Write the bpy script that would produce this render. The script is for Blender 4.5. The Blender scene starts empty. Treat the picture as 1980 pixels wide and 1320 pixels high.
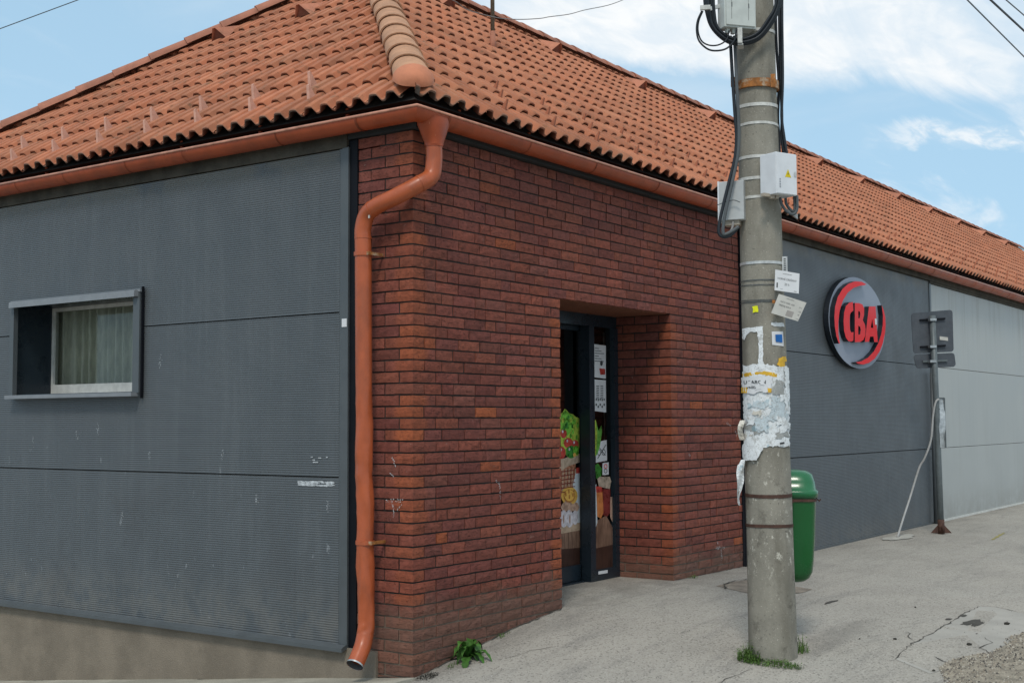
import bpy, bmesh, math, random
from mathutils import Vector, Matrix, noise
random.seed(7)
R = math.radians
sc = bpy.context.scene
COL = sc.collection
# ------------------------------------------------------------------ camera
F_PX, YAW, PITCH, ROLL, CAM = 2447.0, 35.18, 3.612, 0.267, Vector((-6.4535, -5.351, 1.635))
_v = Vector((math.cos(R(YAW))*math.cos(R(PITCH)), math.sin(R(YAW))*math.cos(R(PITCH)), math.sin(R(PITCH))))
_r0 = Vector((math.sin(R(YAW)), -math.cos(R(YAW)), 0)); _u0 = _r0.cross(_v)
_r = _r0*math.cos(R(ROLL)) - _u0*math.sin(R(ROLL)); _u = _u0*math.cos(R(ROLL)) + _r0*math.sin(R(ROLL))
cd = bpy.data.cameras.new('camera'); cam = bpy.data.objects.new('camera', cd); COL.objects.link(cam)
cam.matrix_world = Matrix.Translation(CAM) @ Matrix((_r, _u, -_v)).transposed().to_4x4()
cd.sensor_width = 36; cd.lens = 36*F_PX/1980; cd.clip_start = .05; cd.clip_end = 2000
sc.camera = cam
# ------------------------------------------------------------------ world, sun, exposure
SUN_DIR = Vector((-.62, -.30, .86)).normalized()      # towards the sun, veiled by thin cloud
w = bpy.data.worlds.new('World'); sc.world = w; w.use_nodes = True
nt = w.node_tree; nt.nodes.clear()
def N(t, typ, **k):
    n = t.nodes.new(typ)
    for a, b in k.items():
        if a.startswith('i_'): n.inputs[a[2:].replace('_', ' ')].default_value = b
        else: setattr(n, a, b)
    return n
def math_n(t, op, a, b=None, c=None, clamp=False):
    n = t.nodes.new('ShaderNodeMath'); n.operation = op; n.use_clamp = clamp
    for i, x in enumerate((a, b, c)):
        if x is None: continue
        if isinstance(x, (int, float)): n.inputs[i].default_value = x
        else: t.links.new(x, n.inputs[i])
    return n.outputs[0]
def maprange(t, x, a, b, c=0., d=1., smooth=True):
    n = t.nodes.new('ShaderNodeMapRange'); n.interpolation_type = 'SMOOTHSTEP' if smooth else 'LINEAR'
    t.links.new(x, n.inputs[0])
    for i, q in enumerate((a, b, c, d)): n.inputs[i+1].default_value = q
    return n.outputs[0]
def mixc(t, fac, a, b, blend='MIX'):
    n = t.nodes.new('ShaderNodeMix'); n.data_type = 'RGBA'; n.blend_type = blend
    for sock, x in ((n.inputs[0], fac), (n.inputs[6], a), (n.inputs[7], b)):
        if isinstance(x, (int, float)): sock.default_value = x
        elif isinstance(x, (tuple, list)): sock.default_value = tuple(x)+((1,) if len(x) == 3 else ())
        else: t.links.new(x, sock)
    return n.outputs[2]
sky = N(nt, 'ShaderNodeTexSky', sky_type='NISHITA', sun_disc=False, sun_elevation=math.asin(SUN_DIR.z),
        sun_rotation=math.atan2(SUN_DIR.x, SUN_DIR.y), air_density=1.0, dust_density=1.6, ozone_density=1.2)
tc = N(nt, 'ShaderNodeTexCoord'); sep = N(nt, 'ShaderNodeSeparateXYZ'); nt.links.new(tc.outputs['Generated'], sep.inputs[0])
X_, Y_, Z_ = sep.outputs
zp = math_n(nt, 'ADD', math_n(nt, 'MAXIMUM', Z_, 0.0), .10)
cmb = N(nt, 'ShaderNodeCombineXYZ'); nt.links.new(math_n(nt, 'DIVIDE', X_, zp), cmb.inputs[0]); nt.links.new(math_n(nt, 'DIVIDE', Y_, zp), cmb.inputs[1])
def wnoise(scale, detail=7, rough=.55, dist=.4, sx=1, sy=1, off=0):
    mp = N(nt, 'ShaderNodeMapping'); mp.inputs['Scale'].default_value = (sx, sy, 1); mp.inputs['Location'].default_value = (off, off*.7, 0)
    mp.inputs['Rotation'].default_value = (0, 0, R(-28))
    nt.links.new(cmb.outputs[0], mp.inputs[0])
    n = N(nt, 'ShaderNodeTexNoise', i_Scale=scale, i_Detail=detail, i_Roughness=rough, i_Distortion=dist); nt.links.new(mp.outputs[0], n.inputs['Vector'])
    return n.outputs['Fac']
n_big = wnoise(1.1, 8, .55, .3, 1, 1, 3.1); n_wisp = wnoise(2.2, 10, .62, .8, .55, 1.6, 1.3); n_fine = wnoise(9, 6, .6, .5, .7, 1.4, 5)
# the edge of the large white cloud bank, tilted over the roof ridge
zb = math_n(nt, 'ADD', .277, math_n(nt, 'MULTIPLY', math_n(nt, 'SUBTRACT', Y_, .54), .145))
edge = math_n(nt, 'ADD', math_n(nt, 'SUBTRACT', Z_, zb), math_n(nt, 'MULTIPLY', math_n(nt, 'SUBTRACT', n_wisp, .5), .05))
bank = maprange(nt, edge, -.006, .016)
bank = math_n(nt, 'MULTIPLY', bank, maprange(nt, Y_, .60, .53))
bank = math_n(nt, 'MULTIPLY', bank, math_n(nt, 'ADD', .80, math_n(nt, 'MULTIPLY', maprange(nt, n_fine, .35, .65), .20)))
breakup = maprange(nt, math_n(nt, 'ADD', Y_, math_n(nt, 'MULTIPLY', math_n(nt, 'SUBTRACT', n_wisp, .5), .30)), .22, .33, .50, 1)
bank = math_n(nt, 'MULTIPLY', bank, breakup)
wisps = math_n(nt, 'MULTIPLY', maprange(nt, n_wisp, .54, .78), maprange(nt, Y_, .62, .40, .12, .60))
far = math_n(nt, 'MULTIPLY', maprange(nt, n_big, .45, .72), maprange(nt, Y_, .50, -.2, .25, .9))
st_ = math_n(nt, 'ABSOLUTE', math_n(nt, 'ADD', math_n(nt, 'SUBTRACT', Z_, .209), math_n(nt, 'MULTIPLY', math_n(nt, 'SUBTRACT', n_wisp, .5), .055)))
streak = math_n(nt, 'MULTIPLY', math_n(nt, 'MULTIPLY', maprange(nt, st_, .012, .002), maprange(nt, Y_, .345, .27)), maprange(nt, n_fine, .40, .62, .15, .8))
bank = math_n(nt, 'MAXIMUM', bank, streak)
cl = math_n(nt, 'MAXIMUM', math_n(nt, 'MAXIMUM', bank, wisps), far, clamp=True)
cl = math_n(nt, 'MULTIPLY', cl, maprange(nt, Z_, .0, .12, .35, 1))
skyc = mixc(nt, 1.0, sky.outputs[0], (1.0, 1.02, 1.0), 'MULTIPLY')
haze_s = mixc(nt, maprange(nt, Z_, .0, .42, .88, .74), skyc, (4.7, 7.3, 9.5))       # thin milky veil over the blue
cloudy = mixc(nt, cl, haze_s, mixc(nt, maprange(nt, n_fine, .25, .75), (8.9, 9.4, 9.8), (9.8, 10.0, 10.1)))
bg = N(nt, 'ShaderNodeBackground'); nt.links.new(cloudy, bg.inputs[0]); bg.inputs[1].default_value = .10
wo = N(nt, 'ShaderNodeOutputWorld'); nt.links.new(bg.outputs[0], wo.inputs[0])
sd = bpy.data.lights.new('sun', 'SUN'); so = bpy.data.objects.new('sun', sd); COL.objects.link(so)
sd.energy = 1.75; sd.angle = R(12); sd.color = (1, .94, .85)
so.rotation_euler = SUN_DIR.to_track_quat('Z', 'Y').to_euler()
sc.view_settings.view_transform = 'Standard'; sc.view_settings.look = 'None'; sc.view_settings.gamma = 1
sc.view_settings.exposure = 0.0; sc.view_settings.use_curve_mapping = False
sc.render.engine = 'CYCLES'

# ------------------------------------------------------------------ placing helpers
def ray(px, py): return _v + _r*((px-990)/F_PX) - _u*((py-660)/F_PX)
def onplane(px, py, n, c):
    n = Vector(n); d = ray(px, py); return CAM + d*((c - n.dot(CAM))/n.dot(d))
def atX(px, py, x): return onplane(px, py, (1, 0, 0), x)
def atY(px, py, y): return onplane(px, py, (0, 1, 0), y)
def atP(px, py, dd=0.): return onplane(px, py, (_v.x, _v.y, 0), _v.x*1.25 + _v.y*-1.95 + dd)     # upright plane through the pole

# ------------------------------------------------------------------ materials
MATS = {}
def mat(name, col=(.5, .5, .5), rough=.6, var=.12, scale=6., bump=0., bscale=40., metal=0., attr=False, spec=.22, stretch=(1, 1, 1), fine=.0, coat=0., hook=None, rnd=0.):
    m = bpy.data.materials.new(name); m.use_nodes = True; t = m.node_tree; t.nodes.clear(); MATS[name] = m
    tcn = N(t, 'ShaderNodeNewGeometry'); mp = N(t, 'ShaderNodeMapping'); mp.inputs['Scale'].default_value = stretch
    t.links.new(tcn.outputs['Position'], mp.inputs[0]); vec = mp.outputs[0]
    ns = N(t, 'ShaderNodeTexNoise', i_Scale=scale, i_Detail=6, i_Roughness=.6); t.links.new(vec, ns.inputs['Vector'])
    if attr:
        a = N(t, 'ShaderNodeAttribute', attribute_name='Col'); base = a.outputs['Color']
    else:
        rg = N(t, 'ShaderNodeRGB'); rg.outputs[0].default_value = (*col, 1); base = rg.outputs[0]
    f = maprange(t, ns.outputs['Fac'], .3, .7, 1-var, 1+var)
    if fine:
        n2 = N(t, 'ShaderNodeTexNoise', i_Scale=bscale*1.7, i_Detail=3, i_Roughness=.7); t.links.new(vec, n2.inputs['Vector'])
        f = math_n(t, 'MULTIPLY', f, maprange(t, n2.outputs['Fac'], .3, .7, 1-fine, 1+fine))
    if rnd:
        oi = N(t, 'ShaderNodeObjectInfo'); f = math_n(t, 'MULTIPLY', f, maprange(t, oi.outputs['Random'], 0, 1, 1-rnd, 1+rnd, False))
    cv = N(t, 'ShaderNodeCombineXYZ')
    for i in range(3): t.links.new(f, cv.inputs[i])
    color = mixc(t, 1., base, cv.outputs[0], 'MULTIPLY')
    rsock = maprange(t, ns.outputs['Fac'], .3, .7, max(rough-.07, .03), min(rough+.07, 1))
    b = N(t, 'ShaderNodeBsdfPrincipled', i_Metallic=metal); b.inputs['Specular IOR Level'].default_value = spec
    b.inputs['Coat Weight'].default_value = coat
    hgt = None
    if bump:
        nb = N(t, 'ShaderNodeTexNoise', i_Scale=bscale, i_Detail=5, i_Roughness=.65); t.links.new(vec, nb.inputs['Vector']); hgt = nb.outputs['Fac']
    if hook:
        color, rsock, hgt = hook(t, vec, color, rsock, hgt)
    if hgt is not None:
        bp = N(t, 'ShaderNodeBump', i_Strength=1.0, i_Distance=bump); t.links.new(hgt, bp.inputs['Height']); t.links.new(bp.outputs[0], b.inputs['Normal'])
    t.links.new(color, b.inputs['Base Color']); t.links.new(rsock, b.inputs['Roughness'])
    o = N(t, 'ShaderNodeOutputMaterial'); t.links.new(b.outputs[0], o.inputs[0])
    return m
def posxyz(t):
    g = N(t, 'ShaderNodeNewGeometry'); s = N(t, 'ShaderNodeSeparateXYZ'); t.links.new(g.outputs['Position'], s.inputs[0]); return s.outputs
def nz(t, vec, scale, detail=5, rough=.6, stretch=None, dist=0.):
    if stretch:
        mp = N(t, 'ShaderNodeMapping'); mp.inputs['Scale'].default_value = stretch; t.links.new(vec, mp.inputs[0]); vec = mp.outputs[0]
    n = N(t, 'ShaderNodeTexNoise', i_Scale=scale, i_Detail=detail, i_Roughness=rough, i_Distortion=dist); t.links.new(vec, n.inputs['Vector']); return n.outputs['Fac']
def dust(t, vec, color, h0, col, amt=.8, wid=.25):
    x, y, z = posxyz(t)
    e = math_n(t, 'SUBTRACT', z, math_n(t, 'MULTIPLY', math_n(t, 'SUBTRACT', nz(t, vec, 2.2, 5), .5), .55))
    return mixc(t, maprange(t, e, h0-wid/2, h0+wid/2, amt, 0), color, col)
def brick_hook(t, vec, color, rs, h):
    creases = nz(t, vec, 7, 3, .5, (1.2, 1.2, 5.0), 2.6)
    ridg = math_n(t, 'ABSOLUTE', math_n(t, 'SUBTRACT', creases, .5))
    cr = maprange(t, ridg, 0, .018)                                      # fold lines of the hand-thrown face
    color = mixc(t, math_n(t, 'MULTIPLY', math_n(t, 'SUBTRACT', 1, cr), .45), color, (.055, .026, .020))
    lc = math_n(t, 'MULTIPLY', maprange(t, nz(t, vec, 16, 4, .7, (1, 1, 2.6), 1.4), .62, .72), .42); color = mixc(t, lc, color, (.30, .175, .14))
    color = dust(t, vec, color, .42, (.15, .108, .080), .54, .24)
    sp = maprange(t, nz(t, vec, 34, 2, .5), .74, .80)
    color = mixc(t, math_n(t, 'MULTIPLY', sp, .35), color, (.42, .36, .32))
    hh = math_n(t, 'ADD', math_n(t, 'MULTIPLY', h, .5), math_n(t, 'MULTIPLY', cr, .75))
    return color, rs, hh
def mortar_hook(t, vec, color, rs, h):
    return dust(t, vec, color, .44, (.19, .155, .12), .85, .2), rs, h
def tile_hook(t, vec, color, rs, h):
    moss = math_n(t, 'MULTIPLY', maprange(t, nz(t, vec, 9, 5, .7), .55, .68), .55)
    color = mixc(t, moss, color, (.10, .075, .045))
    li = maprange(t, nz(t, vec, 23, 2, .5), .775, .80); color = mixc(t, math_n(t, 'MULTIPLY', li, .7), color, (.42, .30, .07))
    pale = maprange(t, nz(t, vec, 3.2, 4, .7), .50, .72, 0, .20); color = mixc(t, pale, color, (.52, .27, .15))
    return color, rs, h
def conc_hook(t, vec, color, rs, h):
    sp = maprange(t, nz(t, vec, 95, 2, .6), .64, .70); color = mixc(t, math_n(t, 'MULTIPLY', sp, .45), color, (.60, .57, .49))
    pit = maprange(t, nz(t, vec, 60, 3, .6), .345, .31); color = mixc(t, math_n(t, 'MULTIPLY', pit, .55), color, (.045, .042, .036))
    st = maprange(t, nz(t, vec, 3.0, 6, .65, (1.6, 1.6, .5)), .42, .68); color = mixc(t, math_n(t, 'MULTIPLY', st, .60), color, (.125, .115, .09))
    x, y, z = posxyz(t)                                                   # whitewash and old glue below the posters
    band = math_n(t, 'MULTIPLY', maprange(t, z, .55, .8), maprange(t, z, 1.55, 1.35))
    ws = math_n(t, 'MULTIPLY', maprange(t, nz(t, vec, 17, 6, .78, (1.3, 1.3, .75)), .575, .66), band)
    color = mixc(t, math_n(t, 'MULTIPLY', ws, .8), color, (.62, .60, .52))
    dk = math_n(t, 'MULTIPLY', maprange(t, nz(t, vec, 7, 5, .7), .54, .66), maprange(t, z, 1.62, 1.2, .0, 1)); color = mixc(t, math_n(t, 'MULTIPLY', dk, .5), color, (.075, .068, .056))
    return color, rs, h
def ground_hook(t, vec, color, rs, h):
    x, y, z = posxyz(t)
    big = nz(t, vec, .55, 5, .6); color = mixc(t, maprange(t, big, .38, .68, 0, .55), color, (.40, .38, .335))
    streak = nz(t, vec, 2.6, 6, .7, (.35, 1.6, 1)); color = mixc(t, maprange(t, streak, .48, .68, 0, .50), color, (.225, .215, .196))
    agg = N(t, 'ShaderNodeTexVoronoi', i_Scale=95.); t.links.new(vec, agg.inputs['Vector'])
    hs = N(t, 'ShaderNodeSeparateColor'); t.links.new(agg.outputs['Color'], hs.inputs[0])
    color = mixc(t, maprange(t, hs.outputs[0], .75, .95, 0, .42), color, (.50, .47, .42))
    color = mixc(t, maprange(t, hs.outputs[1], .80, .95, 0, .52), color, (.10, .095, .086))
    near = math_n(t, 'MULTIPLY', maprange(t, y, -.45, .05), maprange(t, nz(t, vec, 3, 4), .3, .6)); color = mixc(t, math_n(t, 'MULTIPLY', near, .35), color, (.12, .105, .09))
    # darker oval patch trailing away from the pole foot
    dx = math_n(t, 'DIVIDE', math_n(t, 'SUBTRACT', x, 2.05), .75); dy = math_n(t, 'DIVIDE', math_n(t, 'ADD', y, 2.12), .17)
    dd = math_n(t, 'ADD', math_n(t, 'ADD', math_n(t, 'MULTIPLY', dx, dx), math_n(t, 'MULTIPLY', dy, dy)), math_n(t, 'MULTIPLY', nz(t, vec, 6), 1.6))
    color = mixc(t, maprange(t, dd, 1.9, .7, 0, .38), color, (.10, .096, .088))
    pits = maprange(t, nz(t, vec, 15, 3, .5, (.7, 1.3, 1)), .72, .75); color = mixc(t, math_n(t, 'MULTIPLY', pits, .5), color, (.08, .078, .07))
    hh = math_n(t, 'ADD', math_n(t, 'MULTIPLY', h, .6), math_n(t, 'MULTIPLY', agg.outputs['Distance'], 1.2))
    return color, rs, hh
def panel_hook(t, vec, color, rs, h):
    x, y, z = posxyz(t)
    st = maprange(t, nz(t, vec, 4, 6, .7, (3, 3, .25)), .46, .72, 0, .12); color = mixc(t, st, color, (.20, .215, .22))
    runs = math_n(t, 'MULTIPLY', maprange(t, nz(t, vec, 6, 4, .7, (5, 5, .12)), .56, .70), .22); color = mixc(t, runs, color, (.055, .058, .058))
    blot = math_n(t, 'MULTIPLY', maprange(t, nz(t, vec, 1.3, 5, .65), .53, .66), maprange(t, z, 1.3, .9)); color = mixc(t, math_n(t, 'MULTIPLY', blot, .28), color, (.055, .056, .058))
    sp = math_n(t, 'MULTIPLY', maprange(t, nz(t, vec, 8, 3, .6, (2.2, 2.2, .9)), .70, .74), maprange(t, z, 1.8, 1.3)); color = mixc(t, math_n(t, 'MULTIPLY', sp, .28), color, (.42, .45, .47))
    low = math_n(t, 'MULTIPLY', maprange(t, z, .62, .18), maprange(t, nz(t, vec, 5, 5, .7), .35, .62)); color = mixc(t, math_n(t, 'MULTIPLY', low, .42), color, (.17, .16, .14))
    top = math_n(t, 'MULTIPLY', maprange(t, z, 3.36, 3.5), maprange(t, nz(t, vec, 3, 4), .3, .55)); color = mixc(t, math_n(t, 'MULTIPLY', top, .7), color, (.135, .13, .11))
    return color, rs, h
def paper_hook(t, vec, color, rs, h):
    ink = maprange(t, nz(t, vec, 75, 5, .75, (1, 1, 2.6)), .575, .62); gate = maprange(t, nz(t, vec, 9, 3, .5), .42, .56)
    color = mixc(t, math_n(t, 'MULTIPLY', ink, math_n(t, 'MULTIPLY', gate, .75)), color, (.07, .09, .11))
    grime = maprange(t, nz(t, vec, 22, 6, .8), .49, .66); color = mixc(t, math_n(t, 'MULTIPLY', grime, .6), color, (.27, .26, .23))
    col = maprange(t, nz(t, vec, 13, 2, .5), .66, .70); color = mixc(t, math_n(t, 'MULTIPLY', col, .45), color, (.16, .33, .40))
    cr = maprange(t, math_n(t, 'ABSOLUTE', math_n(t, 'SUBTRACT', nz(t, vec, 16, 3, .5, None, 1.2), .5)), 0, .014, .5, 0); color = mixc(t, cr, color, (.2, .17, .14))  # dark crease shadows put into the paper colour
    return color, rs, h
def rust_hook(t, vec, color, rs, h):
    color = mixc(t, maprange(t, nz(t, vec, 14, 5, .7), .50, .66, 0, .8), color, (.42, .36, .27)); return color, rs, h
def wood_hook(t, vec, color, rs, h):
    g = nz(t, vec, 9, 5, .6, (7, 7, .6)); return mixc(t, maprange(t, g, .4, .62, 0, .7), color, (.07, .035, .025)), rs, h
M_brick = mat('fired brick', rough=.85, var=.16, scale=22, bump=.0042, bscale=55, attr=True, hook=brick_hook)
M_mortar = mat('dark mortar', (.034, .030, .027), .95, .25, 15, .002, 120, hook=mortar_hook)
M_tile = mat('concrete roof tile', rough=.72, var=.13, scale=7, bump=.0012, bscale=160, attr=True, hook=tile_hook, rnd=.09, fine=.05)
M_hip = mat('bleached ridge tile', (.45, .245, .145), .85, .14, 9, .0015, 150, fine=.08, rnd=.08)
M_capend = mat('fresh terracotta', (.52, .20, .11), .7, .1, 12, .001, 120)
M_ridge = mat('aged ridge tile', (.36, .15, .095), .7, .2, 6, .0015, 120, rnd=.12)
def coat_hook(t, vec, color, rs, h):
    sc_ = maprange(t, nz(t, vec, 40, 3, .7, (1, 1, .35)), .69, .76, 0, .28); color = mixc(t, sc_, color, (.60, .30, .18))
    dr = maprange(t, nz(t, vec, 3.5, 6, .7, (1.5, 1.5, .6)), .48, .70, 0, .38); color = mixc(t, dr, color, (.17, .055, .03))
    return color, math_n(t, 'ADD', rs, math_n(t, 'MULTIPLY', dr, .4)), h
M_gut = mat('brick red coated steel', (.335, .066, .023), .40, .14, 5, .0008, 14, spec=.30, hook=coat_hook)
M_gutl = mat('highlight toned gutter bead', (.50, .24, .165), .4, .2, 12)  # paler than the gutter: highlight along the bead put into its colour
M_pipe = mat('orange red coated pipe', (.40, .090, .030), .35, .10, 7, .0014, 10, spec=.45, hook=coat_hook)
M_gutj = mat('gutter lap seam', (.22, .050, .022), .6, .2, 12)
M_dark = mat('anthracite panel', (.084, .094, .101), .40, .07, 2.5, .0045, 1.6, hook=panel_hook, spec=.45)
M_dark2 = mat('anthracite panel of long facade', (.074, .084, .092), .46, .07, 2.5, .0004, 60, hook=panel_hook, spec=.4)
M_trim = mat('anthracite trim', (.082, .093, .099), .40, .07, 6, spec=.4)
M_black = mat('black flashing', (.007, .008, .011), .55, .2, 5, spec=.12)
def light_hook(t, vec, color, rs, h):
    x, y, z = posxyz(t)
    low = math_n(t, 'MULTIPLY', maprange(t, z, .75, .2), maprange(t, nz(t, vec, 4, 5, .7), .3, .6)); color = mixc(t, math_n(t, 'MULTIPLY', low, .4), color, (.24, .225, .19))
    rn = math_n(t, 'MULTIPLY', maprange(t, nz(t, vec, 3, 5, .7, (3, 3, .15)), .48, .66), maprange(t, z, 2.6, 3.5, .12, .5)); return mixc(t, rn, color, (.27, .26, .23)), rs, h
M_light = mat('light grey panel', (.41, .425, .41), .5, .05, 1.2, hook=light_hook)
M_plinth = mat('rough render plinth', (.215, .182, .142), .95, .16, 3, .005, 90, fine=.12)
M_lintel = mat('eave shaded concrete band', (.068, .061, .048), .9, .35, 5, .002, 60)  # shade under the eaves put into the band colour
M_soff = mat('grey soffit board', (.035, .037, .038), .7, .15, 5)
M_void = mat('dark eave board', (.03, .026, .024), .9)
M_slab = mat('pale kerb concrete', (.37, .35, .29), .9, .2, 2.2, .003, 70, fine=.12)
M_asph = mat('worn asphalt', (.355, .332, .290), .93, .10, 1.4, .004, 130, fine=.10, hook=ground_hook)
M_crack = mat('crack dirt', (.07, .066, .058), .95)
M_gravel = mat('gravel', rough=.9, var=.2, scale=30, attr=True)
M_pole = mat('aged pole concrete', (.255, .240, .200), .9, .12, 5, .003, 85, hook=conc_hook)
M_wht = mat('white enclosure plastic', (.66, .68, .70), .4, .05, 9)
M_wht2 = mat('grey white enclosure', (.50, .53, .50), .5, .08, 12)
M_cable = mat('black cable sheath', (.022, .027, .033), .42)
M_cable2 = mat('grey cable sheath', (.085, .095, .10), .45)
M_rope = mat('pale cable sheath', (.38, .38, .37), .6)
M_band = mat('galvanised strap', (.50, .51, .50), .4, .2, 20, metal=.3)
M_rust = mat('rusty clamp', (.30, .12, .035), .75, .35, 25, .001, 120, hook=rust_hook)
M_rustd = mat('brown rusted band', (.075, .040, .030), .7, .3, 25)
M_green = mat('green bin plastic', (.006, .095, .022), .25, .06, 4, spec=.4, coat=.15)
M_greenl = mat('green bin lid plastic', (.010, .125, .042), .25, .06, 4, spec=.45, coat=.2)
M_steel = mat('galvanised grey pole', (.125, .145, .15), .42, .12, 15, metal=.15)
M_sback = mat('traffic sign back', (.082, .092, .105), .42, .14, 8, metal=.1)
M_alu = mat('scratched aluminium', (.42, .45, .46), .35, .3, 14, metal=.4)
M_red = mat('sign red', (.74, .022, .026), .5, .03, 4)
M_sgrey = mat('sign silver', (.27, .30, .36), .42, .05, 3)
M_sblk = mat('sign black', (.012, .016, .022), .4)
M_frame = mat('navy black door frame', (.014, .023, .032), .3, .1, 5, spec=.4)
M_white = mat('white pvc', (.60, .60, .56), .45, .12, 14)
M_curt = mat('lace curtain', (.60, .60, .50), .9, .16, 16, stretch=(3, 3, .5))
M_paper = mat('torn paper', (.72, .75, .76), .85, .06, 20, hook=paper_hook)
M_card = mat('printed card', (.64, .65, .66), .6, .04, 10)
M_card2 = mat('yellowed card', (.50, .49, .45), .6, .08, 10)
M_ink = mat('printing ink', (.05, .055, .06), .6)
M_yel = mat('yellow tape', (.62, .37, .04), .6, .2, 20)
M_neon = mat('neon yellow sticker', (.72, .74, .02), .5)
M_blue = mat('blue paint mark', (.015, .12, .38), .5)
M_leaf = mat('weed leaf', (.048, .125, .022), .5, .35, 30, rnd=.2)
M_grass = mat('grass blade', (.075, .140, .030), .6, .4, 40)
M_chalk = mat('white paint scrawl', (.55, .56, .56), .8, .3, 60)
M_dirt = mat('dark crumbs', (.04, .038, .032), .95, .3, 40)
M_inter = mat('dim interior wall', (.20, .19, .15), .9)
M_food = {n: mat('print '+n, tuple(q*.80+sum(c)/3*.16 for q in c), .3, v, s) for n, c, v, s in (
    ('lettuce', (.13, .42, .015), .6, 30), ('pale leaf', (.38, .50, .02), .4, 30), ('tomato', (.50, .030, .015), .3, 18), ('pepper', (.03, .20, .02), .5, 20),
    ('burlap', (.50, .36, .24), .15, 20), ('wicker', (.34, .13, .06), .6, 60), ('melon', (.74, .40, .03), .15, 14), ('seed', (.45, .16, .01), .2, 20), ('garlic', (.60, .55, .58), .25, 25),
    ('milk', (.55, .60, .63), .1, 6), ('board', (.52, .36, .23), .15, 9), ('sauce', (.58, .17, .02), .2, 12), ('jam', (.22, .025, .02), .3, 12), ('cloth lid', (.42, .33, .24), .4, 22), ('leek', (.10, .33, .03), .5, 20), ('onion', (.50, .30, .20), .3, 22))}
M_food['wood'] = mat('print table wood', (.24, .145, .10), .35, .2, 6, hook=wood_hook)
M_food['dark wood'] = mat('print dark wood', (.050, .026, .020), .35, .3, 8, hook=wood_hook)
def glass(name, tint, ior=1.5, rough=.02):
    m = bpy.data.materials.new(name); m.use_nodes = True; t = m.node_tree; t.nodes.clear()
    tr = N(t, 'ShaderNodeBsdfTransparent'); tr.inputs[0].default_value = (*tint, 1)
    g = N(t, 'ShaderNodeBsdfGlossy', i_Roughness=rough); fr = N(t, 'ShaderNodeFresnel', i_IOR=ior)
    mx = N(t, 'ShaderNodeMixShader'); t.links.new(fr.outputs[0], mx.inputs[0]); t.links.new(tr.outputs[0], mx.inputs[1]); t.links.new(g.outputs[0], mx.inputs[2])
    o = N(t, 'ShaderNodeOutputMaterial'); t.links.new(mx.outputs[0], o.inputs[0]); return m
M_glass = glass('window glass', (.80, .82, .80)); M_glassd = glass('tinted door glass', (.50, .51, .47), 1.9)

# ------------------------------------------------------------------ object helpers
BASE = {}
def thing(name, base, label, cat, group=None):
    o = bpy.data.objects.new(name, None); COL.objects.link(o); o.empty_display_size = .2
    o.location = base; BASE[o.name] = Vector(base); o['label'] = label; o['category'] = cat
    if group: o['group'] = group
    return o
def mk(name, verts, faces, mt, parent=None, base=None, cols=None, smooth=False, label=None, cat=None, group=None, kind=None, mats=None, fmat=None):
    """one mesh object; verts in world metres; a child's local frame is its thing's base"""
    if parent is not None: b = BASE[parent.name]
    else: b = Vector(base) if base is not None else Vector((0, 0, 0))
    me = bpy.data.meshes.new(name); me.from_pydata([(v[0]-b[0], v[1]-b[1], v[2]-b[2]) for v in verts], [], faces)
    me.validate()
    for q in (mats or [mt]): me.materials.append(q)
    if fmat and len(fmat) == len(me.polygons): me.polygons.foreach_set('material_index', fmat)
    if cols:
        a = me.color_attributes.new('Col', 'FLOAT_COLOR', 'POINT')
        if len(cols) == len(me.vertices): a.data.foreach_set('color', [q for c in cols for q in (*c, 1)])
    if smooth: me.polygons.foreach_set('use_smooth', [True]*len(me.polygons))
    me.update()
    o = bpy.data.objects.new(name, me); COL.objects.link(o)
    if parent is not None: o.parent = parent; BASE[o.name] = b
    else: o.location = b; BASE[o.name] = b
    if label: o['label'] = label
    if cat: o['category'] = cat
    if group: o['group'] = group
    if kind: o['kind'] = kind
    return o
class MB:
    def __init__(s): s.v = []; s.f = []; s.c = []
    def add(s, v, f, c=None):
        k = len(s.v); s.v += [tuple(q) for q in v]; s.f += [tuple(i+k for i in q) for q in f]
        s.c += (list(c) if isinstance(c, list) else [c or (.5, .5, .5)]*len(v)); return s
    def box(s, x0, x1, y0, y1, z0, z1, c=None):
        v = [(x, y, z) for z in (z0, z1) for y in (y0, y1) for x in (x0, x1)]
        return s.add(v, [(0, 2, 3, 1), (4, 5, 7, 6), (0, 1, 5, 4), (2, 6, 7, 3), (0, 4, 6, 2), (1, 3, 7, 5)], c)
    def obox(s, o, a, b, c, col=None):
        """oriented box: corner o and three edge vectors"""
        o, a, b, c = map(Vector, (o, a, b, c)); v = [o+a*i+b*j+c*k for k in (0, 1) for j in (0, 1) for i in (0, 1)]
        return s.add(v, [(0, 2, 3, 1), (4, 5, 7, 6), (0, 1, 5, 4), (2, 6, 7, 3), (0, 4, 6, 2), (1, 3, 7, 5)], col)
    def mk(s, name, mt, parent=None, usecol=False, **k): return mk(name, s.v, s.f, mt, parent, cols=s.c if usecol else None, **k)
def bevel(o, wd=.003, seg=2):
    m = o.modifiers.new('bevel', 'BEVEL'); m.width = wd; m.segments = seg; m.limit_method = 'ANGLE'; return o
def catmull(p, n=6):
    p = [Vector(q) for q in p]; out = []
    for i in range(len(p)-1):
        a = p[i-1] if i else p[0]*2-p[1]; b, c = p[i], p[i+1]; d = p[i+2] if i+2 < len(p) else c*2-b
        for k in range(n):
            t = k/n; out.append(.5*((2*b)+(c-a)*t+(2*a-5*b+4*c-d)*t*t+(3*b-a-3*c+d)*t**3))
    return out+[p[-1]]
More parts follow.
